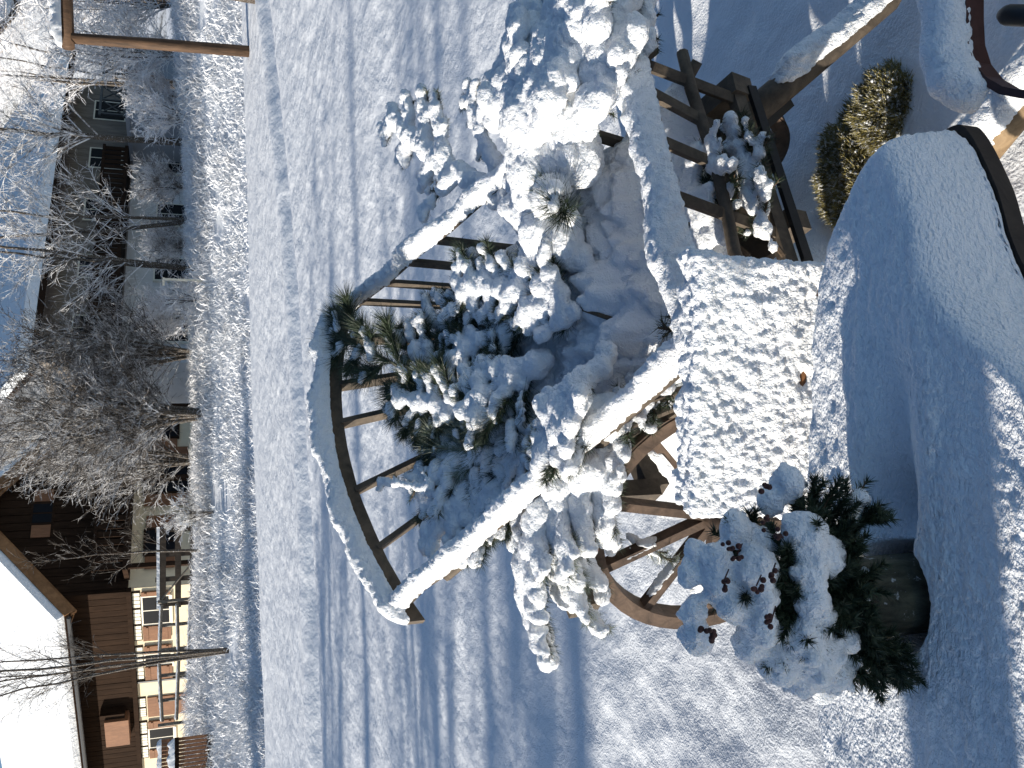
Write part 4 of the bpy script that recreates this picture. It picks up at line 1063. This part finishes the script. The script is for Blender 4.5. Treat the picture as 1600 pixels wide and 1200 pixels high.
B('green fir sprig with white lumps between the front spindles', W(880, 1200, z=.53), W(1010, 1150, z=.56), 7, .09, .01, needle=.028, per_m=2200, snow=.018, cover=.5, seed=46)
B('snow laden sprig inside the front end of the cart', W(800, 1170, z=.55), W(930, 1085, z=.62), 8, .10, .02, needle=.028, per_m=2000, snow=.024, cover=.75, seed=47)
# star of snow covered needles in the middle
star = thing('pine_rosette', 'star of long snow covered needles at the centre of the cart', 'branch', RPt(512, 835, -.09), GREENS)
random.seed(99); c0 = RPt(512, 835, -.10); mbz = MB(); bl = []
for k in range(15):
    a = 2 * math.pi * (k + random.random() * .5) / 15; L = random.uniform(.12, .24)
    d = Vector((math.cos(a), math.sin(a) * .9, random.uniform(.05, .45))).normalized()
    pts = [c0 + d * L * t + Z3 * (.05 * t * (1 - t) * 4 * .5) for t in (0, .25, .5, .75, 1)]
    for e in range(5):
        o = Vector((random.gauss(0, .006), random.gauss(0, .006), random.gauss(0, .004)))
        mbz.tube([pts[0], pts[2] + o, pts[4] + o * 3], [.0012, .001, .0004], 3, cap=False)
    for q in range(int(L / .011)):
        t = .12 + .85 * q / (L / .011)
        p = pts[0].lerp(pts[4], t) + Z3 * (.05 * t * (1 - t) * 2 + .006); r = .013 * (1.1 - .5 * t) * random.uniform(.7, 1.25)
        bl.append((p, r))
bl += [(c0 + Vector((random.gauss(0, .03), random.gauss(0, .03), 0)), .02) for _ in range(8)]
part('needles', mbz, M['needles_frosted'], star, kind='stuff')
snow_blobs('snow', bl, .005, star, noise=.004, seed=31)

# ------------------------------------------------------------------ chair with the snow plastered back
cx0, cx1 = W(360, 1064, Y=1.17), W(790, 1064, Y=1.17)
chair = thing('garden_chair', 'brown wicker garden chair with its back plastered in clumpy snow', 'chair', ((cx0.x + cx1.x) / 2, 1.15, 0))
xL, xR, zT = cx0.x, cx1.x, cx0.z - .045
zBt = .42
tilt = .10                                                            # the back leans away from the table
SH = .13; hw = (xR - xL) / 2 - .012
bk = part('backrest', MB().prism([(xL + .012, 1.13, zBt), (xR - .012, 1.13, zBt), (xR - .012, 1.13 + tilt * (zT - zBt) / .55, zT - .015 + SH * hw), (xL + .012, 1.13 + tilt * (zT - zBt) / .55, zT - .015 - SH * hw)], (0, .04, 0)), M['wicker'], chair)
for k in range(22):                                                   # woven canes
    z = zBt + .02 + k * (zT - zBt - .04) / 22; y = 1.127 + tilt * (z - zBt) / .55
    part('cane', MB().tube([(xL + .015, y, z - SH * hw), ((xL + xR) / 2, y - .004, z + .003), (xR - .015, y, z + SH * hw)], .009, 6), M['wicker'], bk, smooth=True)
for x in (xL + .01, xR - .01):
    part('leg', MB().tube([(x, 1.20, 0), (x, 1.16, zBt)], .018, 8), M['wicker'], chair)
    part('leg', MB().tube([(x, .78, 0), (x, .80, zBt)], .018, 8), M['wicker'], chair)
seat = part('seat', MB().box(((xL + xR) / 2, .96, zBt), (xR - xL, .40, .04)), M['wicker'], chair)
# crust of snow on the back: clumps with small gaps where the cane shows through
xC = (xL + xR) / 2
rz = np.random.default_rng(77); bl = []
QX = rz.uniform(xL, xR, 11500); QZ = rz.uniform(.62, zT, 11500); HN_ = fbm(np.stack([QX * 26, 0 * QX, QZ * 26], -1), 3, 31)
for i in range(11500):
    x = QX[i]; z = QZ[i]
    f = (z - .62) / (zT - .62)
    hole = HN_[i] + .45 * f - .10 * (x - xC) / .2 + .30
    if hole < -.12 + .1 * rz.random(): continue
    r = rz.uniform(.0036, .0076) * (.85 + .35 * f)
    y = 1.122 + tilt * (z - zBt) / .55 - rz.uniform(-.004, .010) * (.6 + .6 * f) - .006 * max(0, hole)
    bl.append(((x, y, z + SH * (x - xC)), (r * rz.uniform(.9, 1.3), r, r)))
for i in range(700):                                                  # the top edge is thick and crumbly
    x = rz.uniform(xL - .004, xR + .004); z = zT - abs(rz.normal(0, .018)); r = rz.uniform(.006, .012)
    bl.append(((x, 1.14 + tilt * (zT - zBt) / .55 + rz.uniform(-.03, .03), z + SH * (x - xC)), r))
snow_blobs('snow_crust', bl, .0028, chair, noise=.002, ns=130, seed=52, smooth_iter=2, fine=.0008)
chair.rotation_euler.z = math.radians(-15)

# ------------------------------------------------------------------ table with its cap of snow
def spline(pts, n):
    P = np.array(pts); k = len(P); out = []
    for i in range(k):
        p0, p1, p2, p3 = P[(i - 1) % k], P[i], P[(i + 1) % k], P[(i + 2) % k]
        for t in np.linspace(0, 1, n, endpoint=False):
            out.append(.5 * ((2 * p1) + (-p0 + p2) * t + (2 * p0 - 5 * p1 + 4 * p2 - p3) * t * t + (-p0 + 3 * p1 - 3 * p2 + p3) * t ** 3))
    return np.array(out)
TZ = .87
ol = [(W(u, v, z=zz_).x, W(u, v, z=zz_).y) for u, v, zz_ in ((60, 1252, .87), (300, 1236, .87), (560, 1240, .87), (770, 1256, .87), (890, 1292, .87), (970, 1346, .855), (1002, 1430, .81), (988, 1490, .775), (905, 1545, .76), (760, 1600, .76))]
ol += [(-.02, .605), (-.2, .53), (-.42, .53), (-.65, .55), (-.86, .63), (-.92, .78), (-.80, .91)]
out = spline(ol, 24)
tc = np.array([-.25, .75])
table = thing('garden_table', 'oval dark wooden table under a thick smooth slab of snow', 'table', (tc[0], tc[1], 0))
ring = np.array([tc + (p - tc) * (1 + .007 / np.linalg.norm(p - tc)) for p in out])
part('table_top', MB().prism([(p[0], p[1], .722) for p in ring], (0, 0, .027)), M['table_wood'], table)
for x, y in ((-.7, .72), (.12, .78), (-.6, .82), (.06, .84)):
    part('leg', MB().tube([(x, y, 0), (x, y, .70)], [.03, .035], 10), M['table_wood'], table)
part('apron', MB().box((-.28, .76, .66), (.8, .16, .06)), M['table_wood'], table)
nr, nt_ = 150, len(out)
s = np.linspace(0, 1, nr)
s = 1 - (1 - s) ** 1.5
rs = []
pot_c = np.array([-.258, .835])
V = []
for q in s:
    V.append(np.concatenate([tc + (out - tc) * q, np.zeros((nt_, 1))], 1))
V = np.array(V)
dist_edge = np.linalg.norm(out - tc, axis=1)[None, :] * (1 - s)[:, None]      # metres to the rim
dense = spline(ol, 100)
def rim_dist(Q): return np.sqrt(((Q[:, None, :] - dense[None]) ** 2).sum(-1)).min(1)
dist_edge = np.stack([rim_dist(V[i, :, :2]) for i in range(nr)]); dist_edge[-1] = 0
lift = .118 * np.clip(1 - (1 - np.clip(dist_edge / .042, 0, 1)) ** 2.4, 0, 1) ** .8
V[..., 2] = .752 + lift
# gentle swells, soft grain
V[..., 2] += (.012 * fbm(V * np.array([4, 6, 0]), 2, 3) + .0032 * fbm(V * np.array([18, 70, 0]), 3, 4) + .0018 * fbm(V * np.array([160, 160, 0]), 2, 44)) * sstep(0, .05, dist_edge)
# the far and the near strip settled rougher
V[..., 2] += .004 * fbm(V * np.array([45, 45, 0]), 3, 14) * sstep(0, .02, dist_edge) * np.clip(sstep(.72, .66, V[..., 1]) + sstep(.885, .93, V[..., 1]), 0, 1)
# the well round the pot, and the dip that opens beside it
pd = np.hypot((V[..., 0] - pot_c[0]) / 1.0, (V[..., 1] - pot_c[1]) / .9)
wella = .098 * (1 - sstep(.052, .078, pd))
dip = .075 * np.exp(-(((V[..., 0] + .155) / .055) ** 2 + ((V[..., 1] - .845) / .035) ** 2)) + .03 * np.exp(-(((V[..., 0] + .06) / .09) ** 2 + ((V[..., 1] - .83) / .03) ** 2))
V[..., 2] -= np.maximum(wella, dip) 
V[..., 2] = np.maximum(V[..., 2], .7525 + .002)
ang_n = np.stack([out[:, 0] * 40, out[:, 1] * 40, 0 * out[:, 0]], -1)
edgew = (1 - sstep(0, .03, dist_edge))
outd = (out - tc) / np.linalg.norm(out - tc, axis=1)[:, None]
P3_ = np.stack([V[..., 0], V[..., 1], V[..., 2]], -1)
gr = .006 * fbm(P3_ * 55, 3, 22) - .003 + .003 * vnoise(P3_ * 170, 23)
V[..., 0] += outd[None, :, 0] * gr * edgew; V[..., 1] += outd[None, :, 1] * gr * edgew
skirt = V[-1].copy(); skirt[:, 2] = .7515; skirt[:, :2] -= outd * .004
V = np.concatenate([V, skirt[None]], 0)
part_np('snow_slab', V.reshape(-1, 3), grid_faces(nr + 1, nt_, True), M['snow_table'], table)

# ------------------------------------------------------------------ bark pot with the snowed evergreen arrangement
pot = thing('potted_evergreens', 'bark log pot on the table with snowy evergreens and dark berries', 'potted plant', (pot_c[0], pot_c[1], .753))
pv = []; npz, npa = 30, 72
for i in range(npz):
    f = i / (npz - 1); z = .754 + f * .2
    for j in range(npa):
        a = 2 * math.pi * j / npa
        pv.append((math.cos(a), math.sin(a), z))
pv = np.array(pv)
rr_ = .047 + .004 * fbm(pv * np.array([3, 3, 9]), 3, 2) + .0035 * np.abs(fbm(pv * np.array([9, 9, 5]), 3, 5)) - .003 * (pv[:, 2] > .945)
pv[:, 0] = pot_c[0] + pv[:, 0] * rr_; pv[:, 1] = pot_c[1] + pv[:, 1] * rr_
part_np('pot', pv, grid_faces(npz, npa, True), M['pot_bark'], pot)
part('soil', MB().tube([(pot_c[0], pot_c[1], .93), (pot_c[0], pot_c[1], .945)], .05, 24), M['table_wood'], pot)
pc3 = Vector((pot_c[0], pot_c[1], .95))
random.seed(301)
wb = MB(); Vn = []; Fn = []; o = 0
tips_ = [(430, 1300, .80), (128, 1420, .80), (120, 1380, .81), (150, 1425, .79), (412, 1378, .78), (395, 1345, .80), (440, 1250, .86), (330, 1340, .77), (290, 1355, .775), (250, 1350, .775), (215, 1340, .78), (180, 1340, .80), (140, 1400, .80), (165, 1420, .79), (190, 1380, .78),
         (185, 1225, .82), (220, 1180, .86), (330, 1160, .86), (400, 1170, .87), (280, 1110, .9), (200, 1290, .78), (150, 1300, .82), (370, 1290, .78), (310, 1300, .77), (240, 1300, .77), (350, 1230, .79), (265, 1250, .78),
         (455, 1275, .84), (448, 1355, .80), (130, 1350, .82), (205, 1255, .79), (360, 1140, .9), (380, 1320, .775), (350, 1330, .77), (300, 1340, .765), (270, 1335, .765), (230, 1335, .77), (200, 1350, .77), (170, 1370, .78), (150, 1385, .79), (320, 1230, .79), (290, 1225, .78), (250, 1310, .765), (400, 1280, .8), (420, 1320, .79), (285, 1160, .84), (240, 1240, .79)]
for u, v, y in tips_:
    e = W(u, v, Y=.775 + (y - .77) * .55); a = pc3 + Vector((random.uniform(-.03, .03), random.uniform(-.03, .02), 0))
    L = (e - a).length
    pts = curve_pts(a, e, .2 * L if v > 1280 else .02, 6, .05)
    wb.tube(pts, [.003, .003, .0028, .0025, .002, .0015, .001], 5, cap=False)
    for lv in range(9):
        i = random.randint(2, 5); p = pts[i]; d = (pts[i + 1] - pts[i - 1]).normalized()
        q = p + (d + Vector((random.gauss(0, .7), random.gauss(0, .7), random.gauss(-.1, .5)))).normalized() * random.uniform(.02, .045)
        vv, ff = needle_arrays([p, p.lerp(q, .5), q], .014, 4200, (30, 65), .0017); Vn.append(vv); Fn.append(ff + o); o += len(vv)
    vv, ff = needle_arrays(pts[2:], .016, 2600, (30, 65), .0017); Vn.append(vv); Fn.append(ff + o); o += len(vv)
part('twigs', wb, M['twig_brown'], pot, kind='stuff')
part_np('needles', np.concatenate(Vn), np.concatenate(Fn), M['needles'], pot, smooth=False, kind='stuff')
# snow pillows; picture spots of the lumps in the upright picture (u, v, radius px, depth)
pill = [(445, 1232, 34, .86), (418, 1205, 30, .88), (372, 1150, 36, .88), (352, 1190, 34, .86), (360, 1255, 44, .80), (335, 1290, 34, .79), (300, 1262, 44, .78), (262, 1270, 40, .775), (235, 1283, 34, .775), (205, 1258, 38, .79),
        (310, 1185, 44, .82), (270, 1190, 42, .82), (325, 1120, 38, .88), (285, 1125, 40, .87), (255, 1145, 40, .85), (245, 1085, 34, .9), (205, 1090, 30, .9), (225, 1190, 44, .82), (195, 1170, 36, .86), (172, 1215, 40, .85),
        (180, 1275, 44, .81), (150, 1265, 40, .84), (150, 1305, 38, .82), (405, 1330, 25, .81), (425, 1345, 17, .80), (205, 1320, 32, .79), (172, 1325, 26, .81), (300, 1075, 24, .92), (340, 1085, 22, .92), (230, 1345, 14, .775), (262, 1352, 10, .77), (308, 1352, 12, .78), (140, 1240, 30, .88), (120, 1290, 26, .86)]
bl = []
for u, v, r, y in pill:
    y = .775 + (y - .77) * .55; p = W(u, v, Y=y); k = (p - CAM).length * r / F_PX * random.uniform(.66, .95)
    bl.append((p + Vector((0, 0, 0)), (k * 1.08, k, k * .85)))
    for e in range(9):
        a = Vector((random.gauss(0, 1), random.gauss(0, 1), random.gauss(0, .7))).normalized()
        bl.append((p + a * k * random.uniform(.75, 1.05), k * random.uniform(.14, .36)))
snow_blobs('snow', bl, .0038, pot, noise=.0052, ns=60, seed=61, fine=.0008, smooth_iter=3)
# berry clusters
for u, v, y in ((345, 1140, .85), (335, 1152, .845), (440, 1198, .855), (285, 1182, .775), (300, 1205, .78), (228, 1205, .77), (205, 1110, .865), (365, 1218, .80), (290, 1130, .825), (385, 1195, .83), (215, 1102, .86)):
    mbb = MB(); c = W(u, v, Y=.775 + (y - .77) * .55 - .024)
    for k in range(5):
        p = c + Vector((random.gauss(0, .0036), random.gauss(0, .003), random.gauss(0, .0036)))
        r = random.uniform(.0024, .0036)
        mbb.add([p + Vector(q) * r for q in lathe_pts] if False else [tuple(np.array(p) + q * r) for q in ICO_V[:]], ICO_F.tolist())
    mbb.tube([c, c + Vector((random.uniform(-.01, .01), .02, -.02))], .0008, 4)
    part('berry_cluster', mbb, M['berry'], pot, smooth=True)

# ------------------------------------------------------------------ second chair, lower right: curved dark red frame
c2 = thing('metal_chair', 'dark red metal chair with thick snow on its curved arm', 'chair', (.62, .82, 0))
zA = .66
armp = [W(u, v, z=zA) for u, v in ((1052, 1640), (1052, 1600), (1058, 1570), (1074, 1543), (1098, 1524), (1130, 1514), (1170, 1512), (1215, 1512), (1290, 1512))]
P = resample(armp, 60)
mb = MB(); vs = []
for i in range(60):
    t = P[min(i + 1, 59)] - P[max(i - 1, 0)]; t /= np.linalg.norm(t); nn = np.cross(t, [0, 0, 1.0]); nn /= np.linalg.norm(nn)
    for o_, h_ in ((-.005, -.024), (.005, -.024), (.005, .008), (-.005, .008)): vs.append(P[i] + nn * o_ + np.array([0, 0, h_]))
mb.add(vs, [(i * 4 + k, i * 4 + (k + 1) % 4, i * 4 + 4 + (k + 1) % 4, i * 4 + 4 + k) for i in range(59) for k in range(4)] + [(3, 2, 1, 0), (236, 237, 238, 239)])
part('arm_frame', mb, M['red_paint'], c2)
out2 = [Vector(p) + Vector((0, 0, .004)) for p in P[14:]]
snow_ridge('arm_snow', [p + Vector((-.008, .026, .0)) for p in out2], .062, .055, c2, seed=71, rough=.003)
pe = Vector(P[-1])
part('leg', MB().tube([(pe.x, pe.y, zA - .02), (pe.x + .02, pe.y + .02, 0)], .014, 8), M['red_paint'], c2)
pl0 = Vector(P[0])
part('leg', MB().tube([(pl0.x, pl0.y, zA - .02), (pl0.x, pl0.y - .02, 0)], .014, 8), M['red_paint'], c2)
part('seat', MB().box((.66, .76, .40), (.36, .34, .03)), M['red_paint'], c2)
g0_ = W(1177, 1562, z=.60); g1_ = W(1172, 1690, z=.58)
part('grip', MB().tube([g0_, g0_.lerp(g1_, .06), g0_.lerp(g1_, .12), g1_], [.007, .0125, .0145, .0145], 14), M['rubber'], c2, smooth=True)
# pole on the ground
la, lb_ = W(956, 1532, z=.10), W(1046, 1604, z=.10)
dl = (lb_ - la).normalized()
pole = thing('wooden_pole', 'round pale wooden pole lying beneath the table, half buried in snow', 'pole', tuple(la))
pp = [la - dl * .35, la, lb_, lb_ + dl * .5]
part('pole', MB().tube(pp, .035, 12, jit=.03), M['pole_wood'], pole, smooth=True)
snow_ridge('snow_cap', [p + Vector((.012, .012, .012)) for p in pp], .085, .05, pole, seed=81, rough=.005)

# ------------------------------------------------------------------ low evergreen shrubs by the cart
def shrub(label, c, rx, ry, rz, seed, n=2600):
    t = thing('low_shrub', label, 'shrub', (c.x, c.y, ground_z(c.x, c.y)), 'low shrubs in front of the cart')
    r = np.random.default_rng(seed); gz = ground_z(c.x, c.y) - .02
    d = r.normal(size=(n, 3)); d[:, 2] = np.abs(d[:, 2]) + .05; d /= np.linalg.norm(d, axis=1)[:, None]
    rad = r.uniform(.55, 1, n) ** .5
    lump = 1 + .5 * fbm(d * 2.2 + seed, 3, seed)
    B = np.array([c.x, c.y, gz]) + d * np.array([rx, ry, rz]) * (rad * lump)[:, None]
    D = d + r.normal(size=(n, 3)) * .5; D[:, 2] += .9; D /= np.linalg.norm(D, axis=1)[:, None]
    S = np.cross(D, r.normal(size=(n, 3))); S /= np.linalg.norm(S, axis=1)[:, None]
    L = r.uniform(.014, .034, n)[:, None]; w = .0022
    V = np.stack([B - D * L * .4, B + S * w, B + D * L, B - S * w], 1).reshape(-1, 3)
    Fc = np.arange(4 * n).reshape(-1, 4)
    part_np('foliage', V, Fc, M['shrub_leaf'], t, smooth=False, kind='stuff')
    mb = MB()
    for k in range(26):
        q = B[r.integers(0, n)]
        mb.tube([(c.x + r.normal() * .02, c.y + r.normal() * .02, gz), tuple((np.array([c.x, c.y, gz]) + q) / 2 + np.array([0, 0, .01])), tuple(q)], [.004, .003, .0015], 5, cap=False)
    part('stems', mb, M['twig_brown'], t, kind='stuff')
    k = r.choice(n, 500, replace=False); k = k[(d[k, 2] > .25) & (rad[k] > .8)]
    snow_blobs('frost', [(B[i] + D[i] * .01, r.uniform(.0022, .0045)) for i in k], .0022, t, noise=.001, ns=120, seed=seed, smooth_iter=0, kind='stuff')
    return t
s1 = W(1034, 1362, z=.06); s2 = W(935, 1304, z=.06)
shrub('olive green low shrub nearer the drawbar', s1, .10, .065, .085, 5, 9000)
shrub('frost speckled low shrub between table and cart front', s2, .17, .075, .075, 6, 12000)

# ------------------------------------------------------------------ post added left of the table, out of view, so its shade crosses the table
tp = thing('shade_post', 'unseen square timber post added to shade a band of the table', 'post', (-2.6, .50, 0))
part('post', MB().box((-2.6, .50, 1.3), (.15, .15, 2.6)), M['post_wood'], tp)
part('brace', MB().bar((-2.6, .5, 1.9), (-2.6, -.1, 2.5), .1, .1), M['post_wood'], tp)
# a box added on that post, out of view, to shade the pot's evergreens
nb_ = thing('shade_box', 'unseen wooden box with sloping roof added to shade the potted evergreens', 'shade box', (-2.6, .70, 1.78))
bd = part('box_body', MB().box((-2.6, .705, 1.76), (.20, .25, .40)), M['shutter_wood'], nb_)
part('box_roof', MB().bar((-2.72, .72, 1.98), (-2.47, .72, 2.05), .32, .025), M['chalet_wood'], nb_)
part('dark_disc', MB().tube([(-2.4985, .705, 1.84), (-2.4965, .705, 1.84)], .022, 16), M['rubber'], nb_)  # dark disc stands for the shade inside an opening
